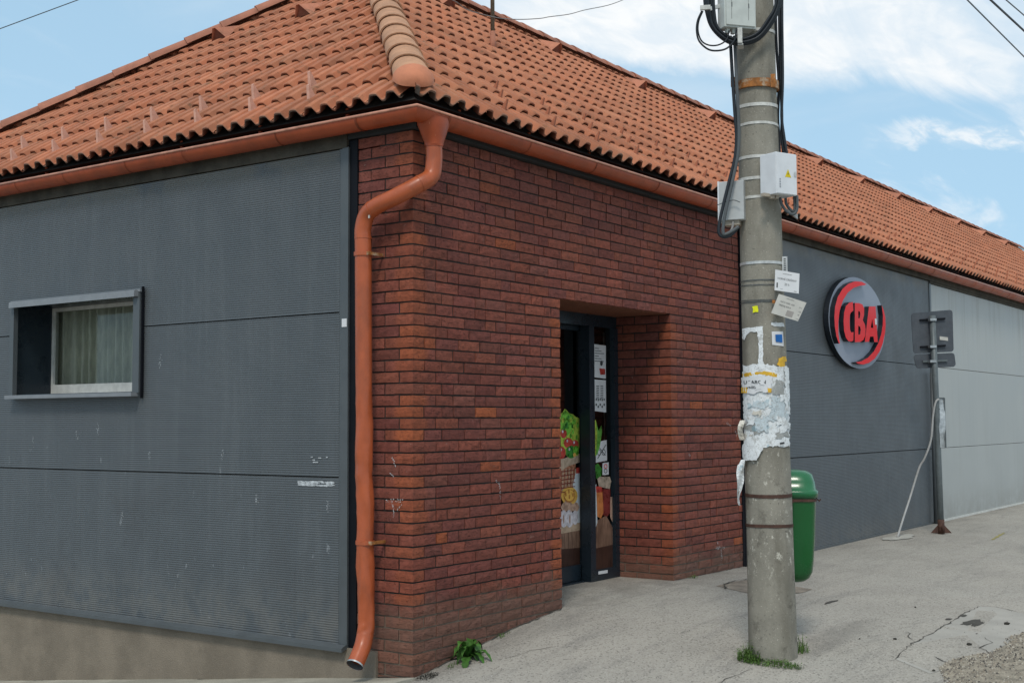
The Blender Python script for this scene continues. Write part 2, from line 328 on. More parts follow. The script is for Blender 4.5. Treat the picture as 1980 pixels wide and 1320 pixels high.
def tube(pts, r, n=8, cap=True, rf=None):
    v = []; f = []; up = Vector((.13, .21, 1)).normalized(); L = len(pts); prev = None
    for i, p in enumerate(pts):
        t = (pts[min(i+1, L-1)]-pts[max(i-1, 0)]).normalized()
        if prev is None:
            a = t.cross(up)
            if a.length < .1: a = t.cross(Vector((1, 0, 0)))
            a.normalize()
        else: a = (prev - t*prev.dot(t)).normalized()
        prev = a; b = t.cross(a); rr = rf(i/(L-1), i) if rf else r
        for k in range(n):
            q = 2*math.pi*k/n; s_ = rr(q) if callable(rr) else rr
            v.append(p + (a*math.cos(q)+b*math.sin(q))*s_)
    for i in range(L-1):
        for k in range(n): f.append((i*n+k, i*n+(k+1) % n, (i+1)*n+(k+1) % n, (i+1)*n+k))
    if cap: f.append(tuple(range(n))[::-1]); f.append(tuple((L-1)*n+k for k in range(n)))
    return v, f
def prism(poly, y0, y1, ax='Y', holes=()):
    """extrude a polygon (with holes) given in (u,z); faces as triangles through bmesh fill"""
    from mathutils.geometry import tessellate_polygon
    loops = [poly]+list(holes); flat = [p for l in loops for p in l]; n = len(flat)
    tri = tessellate_polygon([[Vector((p[0], p[1], 0)) for p in l] for l in loops])
    P = (lambda u, z, y: (u, y, z)) if ax == 'Y' else (lambda u, z, y: (y, u, z))
    v = [P(p[0], p[1], y0) for p in flat]+[P(p[0], p[1], y1) for p in flat]
    front = [tuple(t) for t in tri]; back = [tuple(i+n for i in t)[::-1] for t in tri]; side = []; k = 0
    for l in loops:
        m = len(l)
        for i in range(m): a, b = k+i, k+(i+1) % m; side.append((a, b, b+n, a+n))
        k += m
    return v, front, back+side
def text_mesh(s, size, bold=False):
    cu = bpy.data.curves.new('t', 'FONT'); cu.body = s; cu.size = size; cu.align_x = 'CENTER'; cu.align_y = 'CENTER'; cu.resolution_u = 2
    if bold: cu.offset = size*.02
    o = bpy.data.objects.new('t', cu); COL.objects.link(o); dg = bpy.context.evaluated_depsgraph_get(); dg.update()
    me = bpy.data.meshes.new_from_object(o.evaluated_get(dg)); v = [tuple(q.co) for q in me.vertices]; f = [tuple(p.vertices) for p in me.polygons]
    bpy.data.objects.remove(o); bpy.data.curves.remove(cu); bpy.data.meshes.remove(me); return v, f

# ================================================================== GROUND
def smooth(a, b, x): t = min(max((x-a)/(b-a), 0), 1); return t*t*(3-2*t)
_gx = [(-60, -.6), (-8, -.24), (-1, -.06), (-.1, -.035), (.1, -.02), (.3, .01), (1.08, .135), (1.8, .205), (2.6, .225), (3.6, .225), (5, .208), (9, .215), (60, .22)]
def gz(x, y):
    for (a, za), (b, zb_) in zip(_gx, _gx[1:]):
        if x <= b or b == 60: g = za+(zb_-za)*(x-a)/(b-a); break
    g -= .016*min(max(0, -y), 4)*smooth(0, .6, -y)*smooth(-.5, 1, x)
    if y > 0: g -= (.117*min(y, 12)+.05)*smooth(.35, -.02, x)
    return g
xs = [-80, -40, -20, -12, -8, -5, -3, -2]+[-1.5+i*.1 for i in range(36)]+[2.2, 2.6, 3, 3.5, 3.7, 4.5, 5.5, 7, 9, 12, 16, 22, 30, 45, 80, 200]
ys = [-200, -80, -40, -20, -12, -8, -6, -5]+[-4.5+i*.2 for i in range(22)]+[-.12, 0, .1, .4, .8, 1.5, 3, 5, 8, 12, 20, 40, 80, 200]
gv = [(x, y, gz(x, y)) for y in ys for x in xs]; nx = len(xs)
gf = [(j*nx+i, j*nx+i+1, (j+1)*nx+i+1, (j+1)*nx+i) for j in range(len(ys)-1) for i in range(nx-1)]
mk('pavement', gv, gf, M_asph, kind='structure', smooth=True)
def strip(name, pts, wd, mt, lift=.004, **k):
    v = []; f = []; P = []
    for (a, b) in zip(pts, pts[1:]):
        n = max(2, int(math.dist(a, b)/.05))
        P += [(a[0]+(b[0]-a[0])*i/n, a[1]+(b[1]-a[1])*i/n) for i in range(n)]
    P.append(pts[-1])
    for i, p in enumerate(P):
        q = P[min(i+1, len(P)-1)]; o_ = P[max(i-1, 0)]; d = Vector((q[0]-o_[0], q[1]-o_[1])).normalized(); nn = Vector((-d.y, d.x))
        ww = wd*random.uniform(.15, .85)*(.3 if i in (0, len(P)-1) else 1); jx = random.uniform(-.012, .012)
        for s_ in (-1, 1):
            x, y = p[0]+nn.x*(s_*ww/2+jx), p[1]+nn.y*(s_*ww/2+jx); v.append((x, y, gz(x, y)+lift))
    for i in range(len(P)-1): f.append((2*i, 2*i+2, 2*i+3, 2*i+1))
    return mk(name, v, f, mt, **k)
for i, (pts, wd) in enumerate([
    ([(1.51, -2.66), (1.99, -2.64), (2.45, -2.64), (2.93, -2.62), (3.34, -2.59), (3.79, -2.58), (3.82, -2.69), (3.72, -2.83), (3.63, -2.94)], .016),
    ([(1.99, -2.64), (2.15, -2.55), (2.3, -2.50)], .010), ([(.10, -1.70), (.35, -1.78), (.62, -1.86), (.95, -1.93)], .010),
    ([(1.47, -3.03), (1.60, -2.95), (1.67, -2.86)], .012), ([(1.89, -3.16), (2.05, -3.05), (2.25, -3.06), (2.4, -2.98)], .012),
    ([(.55, -.35), (.75, -.42), (.9, -.55)], .007), ([(2.3, -1.35), (2.7, -1.42), (3.1, -1.40)], .007)]):
    strip('pavement_crack', pts, wd, M_crack, kind='structure')
_q = [(1.52, -2.66), (1.99, -2.64), (2.45, -2.64), (2.93, -2.62), (3.34, -2.59), (3.79, -2.58), (3.82, -2.69), (3.6, -2.95), (3.2, -3.10), (2.6, -3.17), (2.0, -3.14), (1.6, -3.05), (1.3, -2.95)]
_qv = [(a, b, gz(a, b)+.002) for a, b in _q]; mk('pavement_repair_patch', [(2.5, -2.85, gz(2.5, -2.85)+.002)]+_qv, [(0, 1+i, 1+(i+1) % len(_qv)) for i in range(len(_qv))], mat('smoother pale asphalt', (.36, .345, .31), .93, .10, 3, .002, 110, fine=.07), kind='structure')
# dirt along the foot of the facade
strip('facade_dirt_line', [(.02, -.012), (.3, -.014), (1.0, -.012), (1.78, -.014)], .022, M_crack, .006, kind='structure')
strip('facade_dirt_line', [(3.61, -.012), (4.4, -.014), (5.0, -.012)], .020, M_crack, .006, kind='structure')
strip('kerb_joint', [(-.012, .02), (-.012, 1), (-.012, 2.4), (-.012, 5)], .02, M_crack, .062, kind='structure')
def blob(name, cx, cy, rx, ry, mt, lift, n=18, jit=.25, **k):
    v = [(cx, cy, gz(cx, cy)+lift)]
    for i in range(n):
        a = 2*math.pi*i/n; q = 1+random.uniform(-jit, jit); x, y = cx+rx*q*math.cos(a), cy+ry*q*math.sin(a); v.append((x, y, gz(x, y)+lift*.6))
    return mk(name, v, [(0, 1+i, 1+(i+1) % n) for i in range(n)], mt, **k)
for cx, cy, rx, ry in ((2.95, -2.74, .16, .045), (2.90, -2.80, .12, .025), (3.22, -2.61, .06, .03), (2.99, -2.57, .05, .02), (3.25, -1.58, .13, .02)):
    blob('pavement_stain', cx, cy, rx, ry, M_crack, .005, kind='structure')
for cx, cy, r_ in ((3.02, -2.97, .022), (2.11, -2.96, .020), (2.02, -2.50, .014), (1.37, -2.95, .012), (2.5, -2.9, .008), (1.9, -2.3, .008), (3.4, -2.2, .01)):
    v = []; f = []
    bm = bmesh.new(); bmesh.ops.create_icosphere(bm, subdivisions=1, radius=r_)
    for q in bm.verts: q.co *= random.uniform(.75, 1.2); q.co.z *= .6
    v = [(q.co.x+cx, q.co.y+cy, q.co.z+gz(cx, cy)+r_*.3) for q in bm.verts]; f = [tuple(q.index for q in p.verts) for p in bm.faces]; bm.free()
    mk('dirt_clod', [*v], f, M_dirt, base=(cx, cy, gz(cx, cy)), label='small dark lump of dirt lying on the grey pavement right of the pole', cat='dirt clod', group='dark dirt lumps scattered on the pavement')
_pp = [(3.51, -.46), (3.85, -.44), (4.14, -.50), (4.05, -.8), (3.86, -1.18), (3.62, -1.2), (3.46, -1.16), (3.36, -1.0), (3.28, -.88), (3.40, -.66)]
mk('patch_of_bare_earth', [(3.7, -.85, gz(3.7, -.85)+.003)]+[(a, b, gz(a, b)+.003) for a, b in _pp], [(0, 1+i, 1+(i+1) % 10) for i in range(10)], mat('sandy earth', (.25, .215, .175), .95, .25, 9, .004, 90, fine=.15), kind='structure')
strip('pavement_crack', [(3.36, -.62), (3.62, -.47), (3.95, -.44), (4.2, -.5)], .025, M_crack, .008, kind='structure')
for a, b in (((9.3, -1.25), (10.4, -1.12)), ((11.6, -1.2), (12.5, -1.05))):
    strip('yellow_paint_mark', [a, b], .05, mat('faded yellow paint', (.33, .29, .10), .9), kind='structure')
blob('spilled_mortar', 8.85, -.28, .42, .13, mat('dried mortar spill', (.40, .39, .35), .9, .15, 8, .004, 50), .012, 18, .2, kind='structure')
# broken gravelly shoulder at the street side
rg = random.Random(3); gb = MB()
def shoulder(x): return -2.94-.10*smooth(1.1, 1.9, x)-.12*smooth(1.5, 2.3, x)-.03*math.sin(x*7)
dv = []; df = []
for i in range(60):
    x = -.6+i*.12; ye = shoulder(x)+rg.uniform(-.03, .03)-(0 if x > 1.5 else (1.5-x)*.35)
    for y in (ye, ye-.5, ye-1.5): dv.append((x, y, gz(x, y)+.005))
for i in range(59):
    for j in (0, 1): df.append((3*i+j, 3*i+3+j, 3*i+4+j, 3*i+1+j))
mk('broken_shoulder', dv, df, mat('sandy rubble', (.27, .24, .19), .95, .3, 14, .01, 60, fine=.25), kind='structure')
for i in range(5200):
    x = rg.uniform(-.2, 4.6); ye = shoulder(x)-(0 if x > 1.5 else (1.5-x)*.35); y = ye+.02-abs(rg.gauss(0, .28)); s_ = rg.uniform(.003, .011)
    if y < -4.2: continue
    c = rg.choice([(.34, .30, .24), (.42, .39, .33), (.16, .14, .12), (.27, .23, .18), (.08, .075, .07)])
    p = [(x+s_*rg.uniform(.5, 1)*math.cos(q), y+s_*rg.uniform(.5, 1)*math.sin(q), gz(x, y)+.005) for q in (0, 1.6, 3.1, 4.7)]
    p.append((x+rg.uniform(-.3, .3)*s_, y, gz(x, y)+.005+s_*.9))
    gb.add(p, [(0, 1, 4), (1, 2, 4), (2, 3, 4), (3, 0, 4)], c)
gb.mk('gravel', M_gravel, usecol=True, kind='stuff', label='loose sandy gravel along the broken pavement edge', cat='gravel')
# grit sprinkled over the asphalt (real relief)
gb = MB()
for i in range(2600):
    x = rg.uniform(-.3, 6); y = rg.uniform(-3.6, -.1); s_ = rg.uniform(.0015, .0045); c = rg.choice([(.45, .43, .4), (.1, .095, .09), (.3, .28, .25), (.6, .58, .54)])
    p = [(x+s_*math.cos(q), y+s_*math.sin(q), gz(x, y)+.002) for q in (0, 2.1, 4.2)]; p.append((x, y, gz(x, y)+.002+s_)); gb.add(p, [(0, 1, 3), (1, 2, 3), (2, 0, 3)], c)
gb.mk('grit', M_gravel, usecol=True, kind='stuff', label='fine grit lying on the asphalt pavement', cat='grit')
# pale concrete kerb slab along the left facade
v = []; f = []
for i in range(26):
    y = -.035+i*.26; zt = -.117*y-.018+rg.uniform(-.003, .003)
    for x, dz in ((-1.35, 0), (-.02+rg.uniform(-.004, .004), 0)): v.append((x, y, zt+dz))
    for x in (-1.35, -.02): v.append((x, y, zt-.25))
for i in range(25):
    a, b = 4*i, 4*i+4; f += [(a, a+1, b+1, b), (a+1, a+3, b+3, b+1), (a, b, b+2, a+2)]
f.append((0, 2, 3, 1)); mk('kerb_slab', v, f, M_slab, kind='structure')

# ================================================================== BUILDING
B = thing('shop_building', (0, 0, 0), 'long single-storey shop with brick corner, grey panel walls and orange tiled hip roof', 'building')
bw = MB()                      # mortar bed behind the bricks
bw.box(.009, 1.781, .009, .5, -.6, 3.5); bw.box(3.609, 5.045, .009, .62, -.2, 3.5); bw.box(1.781, 3.609, .009, .5, 2.60, 3.5)
bw.box(5.045, 30, .03, .3, -.2, 3.74); bw.box(.02, .3, .5, 7, 2.75, 3.74); bw.box(.02, .3, .5, 2.70, -.9, 2.75); bw.box(.02, .3, 4.46, 7, -.9, 2.75); bw.box(.02, .3, 2.70, 4.46, -.9, 1.85)
bw.box(.009, 5.045, .009, .3, 3.5, 3.74)
WALL = bw.mk('brick_wall', M_mortar, B)
# ---- bricks
def brick_geo(x0, x1, y0, y1, z0, z1, faces, colfn, rr):
    """subdivided box; only the outer faces named in `faces` ('-x','-y') plus rims are kept"""
    nx_, ny_, nz_ = (4 if '-y' in faces else 1), (4 if '-x' in faces else 1), 2
    idx = {}; v = []; f = []; c = []; dx = rr.uniform(-.0025, .0025); tilt = rr.uniform(-.002, .002); sx = rr.uniform(0, 50)
    def P(i, j, k):
        if (i, j, k) in idx: return idx[i, j, k]
        x = x0+(x1-x0)*i/nx_; y = y0+(y1-y0)*j/ny_; z = z0+(z1-z0)*k/nz_
        ez = k in (0, nz_)
        n1 = noise.noise(Vector((x*23+sx, y*23, z*40)))*.0035
        if '-y' in faces and j == 0: y += dx+tilt*(i/nx_-.5)*2 + n1 + (.0022 if ez or (i in (0, nx_) and not ('-x' in faces and i == 0)) else -.001)
        if '-x' in faces and i == 0: x += dx+tilt*(j/ny_-.5)*2 + n1 + (.0022 if ez or (j in (0, ny_) and not ('-y' in faces and j == 0)) else -.001)
        if ez: z += noise.noise(Vector((x*17+sx, y*17, z*9+k)))*.0032
        if i == nx_ or (i == 0 and '-x' not in faces): x += noise.noise(Vector((z*40+sx, y*11, 3+i)))*.003
        idx[i, j, k] = len(v); v.append((x, y, z)); c.append(colfn(x, y, z)); return idx[i, j, k]
    for k in range(nz_):
        if '-y' in faces:
            for i in range(nx_): f.append((P(i, 0, k), P(i+1, 0, k), P(i+1, 0, k+1), P(i, 0, k+1)))
        if '-x' in faces:
            for j in range(ny_): f.append((P(0, j+1, k), P(0, j, k), P(0, j, k+1), P(0, j+1, k+1)))
        for j in range(ny_): f.append((P(nx_, j, k), P(nx_, j+1, k), P(nx_, j+1, k+1), P(nx_, j, k+1)))
        if '-x' not in faces:
            for j in range(ny_): f.append((P(0, j+1, k), P(0, j, k), P(0, j, k+1), P(0, j+1, k+1)))
        if '-y' not in faces:
            for i in range(nx_): f.append((P(i, 0, k), P(i+1, 0, k), P(i+1, 0, k+1), P(i, 0, k+1)))
    for i in range(nx_):
        for j in range(ny_):
            f.append((P(i, j, 0), P(i, j+1, 0), P(i+1, j+1, 0), P(i+1, j, 0))); f.append((P(i, j, nz_), P(i+1, j, nz_), P(i+1, j+1, nz_), P(i, j+1, nz_)))
    return v, f, c
rb = random.Random(11); BR = []
PAL = [(.178, .056, .040), (.166, .052, .039), (.195, .060, .041), (.155, .050, .039), (.182, .056, .039), (.172, .058, .044), (.205, .062, .040)]
ORG = [(.32, .088, .038), (.28, .078, .037), (.25, .072, .038), (.35, .096, .040)]
def brick(x0, x1, y0, y1, k, faces, orange=None):
    base = rb.choice(PAL); kk_ = rb.uniform(.95, 1.30); base = tuple(q*kk_*rb.uniform(.97, 1.03) for q in base); oc = rb.choice(ORG)
    if rb.random() < .008: base = rb.choice(ORG)
    st = rb.uniform(.3, 1.) if rb.random() < .75 else .15
    def cf(x, y, z):
        t = 0
        if orange: t = st*orange(x, y)
        return tuple(a+(b-a)*t for a, b in zip(base, oc))
    z0 = -.109+k*.077; BR.append((x0, x1, y0, y1, z0+.0055, z0+.0715, faces, cf))
def run(u0, u1, k, fn, orange_end=None):
    u = u0; n = 0
    while u1-u > .02:
        L = .115 if (rb.random() < .24 and n) else .24
        if n == 0: L = rb.choice((.115, .24, .18))
        if u1-u < L+.07: L = u1-u
        if L > .26: L = .24 if u1-u-.24 > .05 else L/2-.006
        fn(u, u+L, k); u += L+.011; n += 1
NC = 48
for k in range(NC):
    ev = k % 2 == 0; org = lambda x, y: max(0, 1-(max(x, y)/.24)**3*.9) if (x < .03 or y < .03) else 0
    if ev: brick(0, .24, 0, .115, k, ('-x', '-y'), lambda x, y: 1 if x < .13 else .15); brick(.02-.02, .06, .126, .366, k, ('-x',)); brick(0, .06, .377, .487, k, ('-x',)); s0 = .251
    else: brick(0, .115, 0, .24, k, ('-x', '-y'), lambda x, y: 1 if y < .13 else .25); brick(0, .06, .251, .487, k, ('-x',)); s0 = .126
    fz = lambda a, b, kk: brick(a, b, 0, .06, kk, ('-y',))
    if k < 35:
        if ev: e0 = 1.55; brick(1.551, 1.79, 0, .115, k, ('-y',), lambda x, y: 1 if x > 1.67 else .0)
        else: e0 = 1.664; brick(1.675, 1.79, 0, .2, k, ('-y',), lambda x, y: 1.)
        run(s0, e0-.011, k, fz)
        if ev: brick(3.60, 3.84, 0, .115, k, ('-x', '-y'), lambda x, y: 1 if x < 3.71 else .1); s1 = 3.851; brick(3.60, 3.66, .126, .366, k, ('-x',)); brick(3.60, 3.66, .377, .60, k, ('-x',))
        else: brick(3.60, 3.715, 0, .24, k, ('-x', '-y'), lambda x, y: 1 if y < .12 else .2); s1 = 3.726; brick(3.60, 3.66, .251, .49, k, ('-x',)); brick(3.60, 3.66, .501, .60, k, ('-x',))
        run(s1, 5.04, k, fz)
    else: run(s0, 5.04, k, fz)
BR.sort(key=lambda b: (Vector(((b[0]+b[1])/2, (b[2]+b[3])/2, (b[4]+b[5])/2))-CAM).length/(1.0 if b[0] < .01 or b[2] < .01 and b[0] < 1.8 else .8))
stuff = MB()
for i, b in enumerate(BR):
    if b[5] < gz(b[0], -.01)-.02 and b[0] > .03: continue
    v, f, c = brick_geo(*b[:6], b[6], b[7], rb)
    if i < 300: mk('brick', v, f, M_brick, WALL, cols=c)
    else: stuff.add(v, f, c)
stuff.mk('brick_courses', M_brick, WALL, usecol=True, kind='stuff')
m = MB(); m.box(1.79, 3.60, .035, .56, 2.586, 2.599, (.22, .085, .05)); m.mk('lintel_soffit', M_brick, B, usecol=True)
m = MB(); m.box(1.60, 1.789, .2, 1.0, 0, 2.6); m.box(3.601, 3.75, .62, 1.0, 0, 2.6); m.mk('door_jamb_lining', M_black, B)
# ---- door: sliding leaf left, fixed leaf right
D = mk('door', *(lambda q: (q.v, q.f))(MB().box(1.79, 3.60, .56, .64, 2.48, 2.586).box(3.532, 3.60, .545, .64, .2, 2.48).box(3.10, 3.185, .545, .64, .2, 2.48).box(3.185, 3.532, .545, .64, .2, .318).box(1.79, 3.10, .60, .70, .2, .235)), M_frame, B)
lf = MB(); lf.box(3.13, 3.235, .655, .70, .24, 2.48); lf.box(1.80, 3.13, .655, .70, .24, .375); lf.box(1.80, 3.13, .655, .70, 2.44, 2.48); lf.box(1.80, 1.88, .655, .70, .375, 2.44)
lf.mk('door_leaf', M_frame, D)
mk('glass_pane', [(1.88, .678, .375), (3.13, .678, .375), (3.13, .678, 2.44), (1.88, .678, 2.44)], [(0, 1, 2, 3)], M_glassd, D)
mk('glass_pane', [(3.185, .59, .318), (3.532, .59, .318), (3.532, .59, 2.48), (3.185, .59, 2.48)], [(0, 1, 2, 3)], M_glassd, D)
m = MB(); m.box(1.2, 4.6, 2.4, 2.45, .15, 2.9); m.box(1.15, 1.2, .71, 2.45, .15, 2.9); m.box(4.55, 4.6, .71, 2.45, .15, 2.9); m.box(1.2, 4.6, .71, 2.4, 2.75, 2.8); m.box(1.2, 4.6, .71, 2.4, .12, .17); m.mk('entrance_lobby', M_inter, B)
m = MB(); m.box(3.44, 3.452, .60, .612, .33, 2.44); m.mk('reflection_strip', M_alu, D)  # thin metal strip standing for a reflection in the fixed pane
# food picture printed on the glass: flat film pieces on the panes
PR = [0]
def film(pts, mt, yy=None, leafpane=None, name='window_print'):
    PR[0] += 1; y = (.676 if leafpane else .588) - PR[0]*.0001 if yy is None else yy
    P = [atY(a, b, y) for a, b in pts]; n = len(P); cx = sum((p for p in P), Vector())/n
    return mk(name, [cx]+P, [(0, 1+i, 1+(i+1) % n) for i in range(n)], MATS.get(mt, None) or M_food[mt], D)
def ell(cx, cy, rx, ry, n=16, j=0, a0=0): return [(cx+rx*(1+random.uniform(-j, j))*math.cos(2*math.pi*i/n+a0), cy+ry*(1+random.uniform(-j, j))*math.sin(2*math.pi*i/n+a0)) for i in range(n)]
L_ = dict(leafpane=True)
film([(1060, 1065), (1121, 1052), (1121, 1094), (1060, 1103)], 'dark wood', **L_)
film([(1060, 1026), (1123, 1018), (1123, 1058), (1060, 1063)], 'wood', **L_)
film([(1070, 1012), (1123, 1003), (1123, 1024), (1070, 1034)], 'board', **L_)
film([(1062, 905), (1113, 893), (1112, 960), (1062, 965)], 'wicker', **L_)
for q in range(8): film([(1070+q*6, 906), (1071.6+q*6, 906), (1071+q*6, 948), (1069.4+q*6, 948)], 'burlap', **L_)
film([(1064, 884), (1090, 886), (1122, 876), (1122, 893), (1100, 900), (1085, 910), (1064, 912)], 'burlap', **L_)
film([(1113, 915), (1120, 905), (1124, 905), (1124, 1010), (1110, 1010), (1108, 935)], 'milk', **L_)
film([(1114, 904), (1121, 903), (1121, 914), (1114, 915)], 'tomato', **L_)
film([(1084, 845), (1082, 800), (1088, 797), (1092, 790), (1096, 793), (1101, 799), (1108, 801), (1114, 806), (1121, 808), (1123, 850), (1118, 880), (1100, 885), (1085, 870)], 'pale leaf', **L_)
film([(1086, 835), (1083, 815), (1086, 800), (1093, 792), (1100, 799), (1107, 802), (1111, 815), (1106, 830), (1098, 842)], 'lettuce', **L_)
film(ell(1099, 856, 9, 10), 'tomato', **L_); film(ell(1086, 875, 8, 12), 'tomato', **L_); film(ell(1112, 858, 7, 8), 'tomato', **L_); film(ell(1090, 838, 6, 9), 'tomato', **L_)
film(ell(1104, 873, 10, 12, 14, .08), 'pepper', **L_); film(ell(1114, 870, 6, 9, 12, .1), 'lettuce', **L_); film(ell(1111, 879, 3, 4), 'melon', **L_)
film(ell(1101, 958, 16, 18), 'melon', **L_)
for a, b in ((1093, 955), (1101, 960), (1108, 957), (1099, 951)): film(ell(a, b, 1.8, 5), 'seed', **L_)
for a, b in ((1092, 980), (1103, 981), (1113, 980), (1098, 974)): film(ell(a, b, 7, 9, 12, .1), 'onion', **L_)
for a, b in ((1090, 1002), (1101, 1002)): film(ell(a, b, 8, 17, 12, .06), 'garlic', **L_)
film(ell(1112, 1000, 6, 14), 'garlic', **L_)
for a, b in ((1097, 852), (1085, 869), (1110, 855), (1101, 868), (1088, 834)): film(ell(a, b, 1.6, 3, 8), 'garlic', **L_)
for a, b, c in ((1088, 812, 5), (1096, 822, 6), (1091, 828, 4), (1104, 812, 5), (1099, 806, 4), (1107, 824, 4)): film(ell(a, b, c*.5, c, 9, .35), 'pepper' if c != 5 else 'pale leaf', **L_)
for a, b in ((1108, 835), (1115, 845), (1104, 842), (1117, 822), (1112, 815)): film(ell(a, b, 2.2, 5, 8, .3), 'lettuce', **L_)
for q in range(6): film([(1064, 914+q*8), (1112, 907+q*8), (1112, 908.6+q*8), (1064, 915.6+q*8)], 'jam', **L_)
for a, b in ((1090, 1003), (1102, 1003), (1093, 981), (1104, 982)): film(ell(a, b, 1.2, 9, 8), 'onion', **L_)
film(ell(1101, 958, 11, 13), 'pale leaf' if 0 else 'seed', **L_); film(ell(1101, 957, 9.5, 11), 'melon', **L_)
for a, b in ((1094, 955), (1101, 960), (1108, 956), (1100, 950)): film(ell(a, b, 1.6, 4.4), 'seed', **L_)
film([(1150, 1060), (1185, 1050), (1185, 1097), (1151, 1104)], 'dark wood'); film([(1150, 1008), (1172, 996), (1185, 1020), (1185, 1052), (1150, 1060)], 'wood')
film([(1149, 940), (1153, 935), (1155, 1010), (1150, 1025)], 'milk')
film([(1149, 812), (1153, 815), (1157, 832), (1163, 822), (1164, 835), (1160, 862), (1155, 878), (1149, 884)], 'leek'); film([(1150, 813), (1152, 811), (1155, 838), (1152, 880), (1149, 882)], 'pale leaf')
film([(1150, 900), (1156, 895), (1164, 906), (1162, 925), (1153, 925)], 'pepper')
film([(1166, 945), (1180, 945), (1181, 990), (1174, 998), (1166, 995)], 'jam'); film([(1153, 950), (1165, 950), (1167, 990), (1162, 1002), (1155, 998)], 'sauce')
film([(1152, 940), (1164, 939), (1165, 951), (1153, 952)], 'tomato'); film([(1155, 925), (1160, 921), (1179, 921), (1182, 930), (1179, 945), (1158, 940)], 'cloth lid')
film([(1180, 960), (1185, 960), (1185, 1010), (1180, 1000)], 'onion')
film([(1147.5, 665), (1171.5, 668), (1171.5, 732), (1148, 729)], 'printed card', .585, name='paper_notice')
film([(1148, 733), (1171.5, 735), (1172, 797), (1148.5, 794)], 'printed card', .585, name='paper_notice')
film([(1152, 855), (1173, 850), (1174, 890), (1152, 894)], 'printed card', .585, name='no_bicycles_notice')
film([(1165, 895), (1177, 893), (1177, 917), (1165, 918)], 'printed card', .585, name='no_smoking_sticker')
film([(1157, 1104), (1175, 1101), (1175, 1107), (1157, 1110)], 'printed card', .543, name='door_label')
for q in range(6): film([(1150, 672+q*5), (1158+(q % 3)*5, 673+q*5), (1158+(q % 3)*5, 674.3+q*5), (1150, 673.3+q*5)], 'printing ink', .5835)
film(ell(1163, 702, 2.6, 5), 'printing ink', .5835); film([(1159, 712), (1170, 713), (1170, 724), (1161, 724)], 'tomato', .583)
for q in range(8):
    for a in (1153, 1161): film([(a, 745+q*3.4), (a+5.5, 745.6+q*3.4), (a+5.5, 747+q*3.4), (a, 746.4+q*3.4)], 'printing ink', .5835)
for q in range(5): film(ell(1153+q*3.8, 772+(q % 2), 1.3, 2.4, 8), 'printing ink', .5835); film(ell(1153+q*3.8, 782+(q % 2)*4, 1.5, 2.6, 8), 'printing ink', .5835)
for a, b in (((1155, 886), (1171, 859)), ((1156, 862), (1170, 880))): film([a, (a[0]+1.6, a[1]), (b[0]+1.6, b[1]), b], 'printing ink', .5835)
for a in (1158.5, 1167.5): 
    for q in range(12):
        t0, t1 = 2*math.pi*q/12, 2*math.pi*(q+1)/12; film([(a+3.6*math.cos(t0), 874+6*math.sin(t0)), (a+3.6*math.cos(t1), 874+6*math.sin(t1)), (a+2.7*math.cos(t1), 874+4.7*math.sin(t1)), (a+2.7*math.cos(t0), 874+4.7*math.sin(t0))], 'printing ink', .5835)
for s_, o_ in ((1, 901), (-1, 910)):
    for q in range(10):
        t0, t1 = 2*math.pi*q/10, 2*math.pi*(q+1)/10; film([(1171+3.4*math.cos(t0), o_+4.6*math.sin(t0)), (1171+3.4*math.cos(t1), o_+4.6*math.sin(t1)), (1171+2.4*math.cos(t1), o_+3.3*math.sin(t1)), (1171+2.4*math.cos(t0), o_+3.3*math.sin(t0))], 'sign red' if s_ > 0 else 'printing ink', .5835)

# ---- left facade: ribbed metal panels
def rib_panel(name, segs, z0, z1, pitch, dep, plane, axis, mt, hole=None):
    """horizontal micro-ribs as real relief; segs = (u0,u1); hole=(u0,u1,z0,z1)"""
    zs = [z0, z0+.003]; offs = [.006, 0.]; z = z0+.006
    while z < z1-.012:
        zs += [z, z+pitch*.34, z+pitch*.62, z+pitch*.76]; offs += [0., 0., dep, dep]; z += pitch
    zs += [z1-.006, z1-.003]; offs += [0., .006]
    us = sorted(set(list(segs)+([hole[0], hole[1]] if hole else [])))
    v = []; f = []
    for u in us:
        for a, b in zip(zs, offs): v.append((plane+b, u, a) if axis == 'X' else (u, plane+b, a))
    n = len(zs)
    for i in range(len(us)-1):
        for j in range(n-1):
            if hole and us[i] >= hole[0]-1e-6 and us[i+1] <= hole[1]+1e-6 and zs[j] < hole[3] and zs[j+1] > hole[2]: continue
            q = (i*n+j, (i+1)*n+j, (i+1)*n+j+1, i*n+j+1); f.append(q if axis == 'Y' else q[::-1])
    return mk(name, v, f, mt, B)
WH = (2.72, 4.435, 1.88, 2.655); PX = -.022
TR = atX(672, 800, PX-.004).y; TM = atX(660, 800, PX-.004).y; TL0 = atX(655, 800, PX-.004).y
for a, b in ((.122, 1.258), (1.261, 2.391), (2.394, 3.53)):
    rib_panel('wall_panel', (TL0, 7.1), a, b, .0163, .0025, PX, 'X', M_dark, WH)
m = MB(); m.box(PX-.004, PX+.012, TR, TM, .13, 3.535); m.mk('corner_trim', M_trim, B)
m = MB(); m.box(PX+.002, .02, TM, TL0+.004, .13, 3.53); m.mk('corner_trim', M_trim, B)
m = MB(); m.box(PX+.012, .02, .488, TM, .10, 3.58); m.mk('expansion_strip', M_black, B)
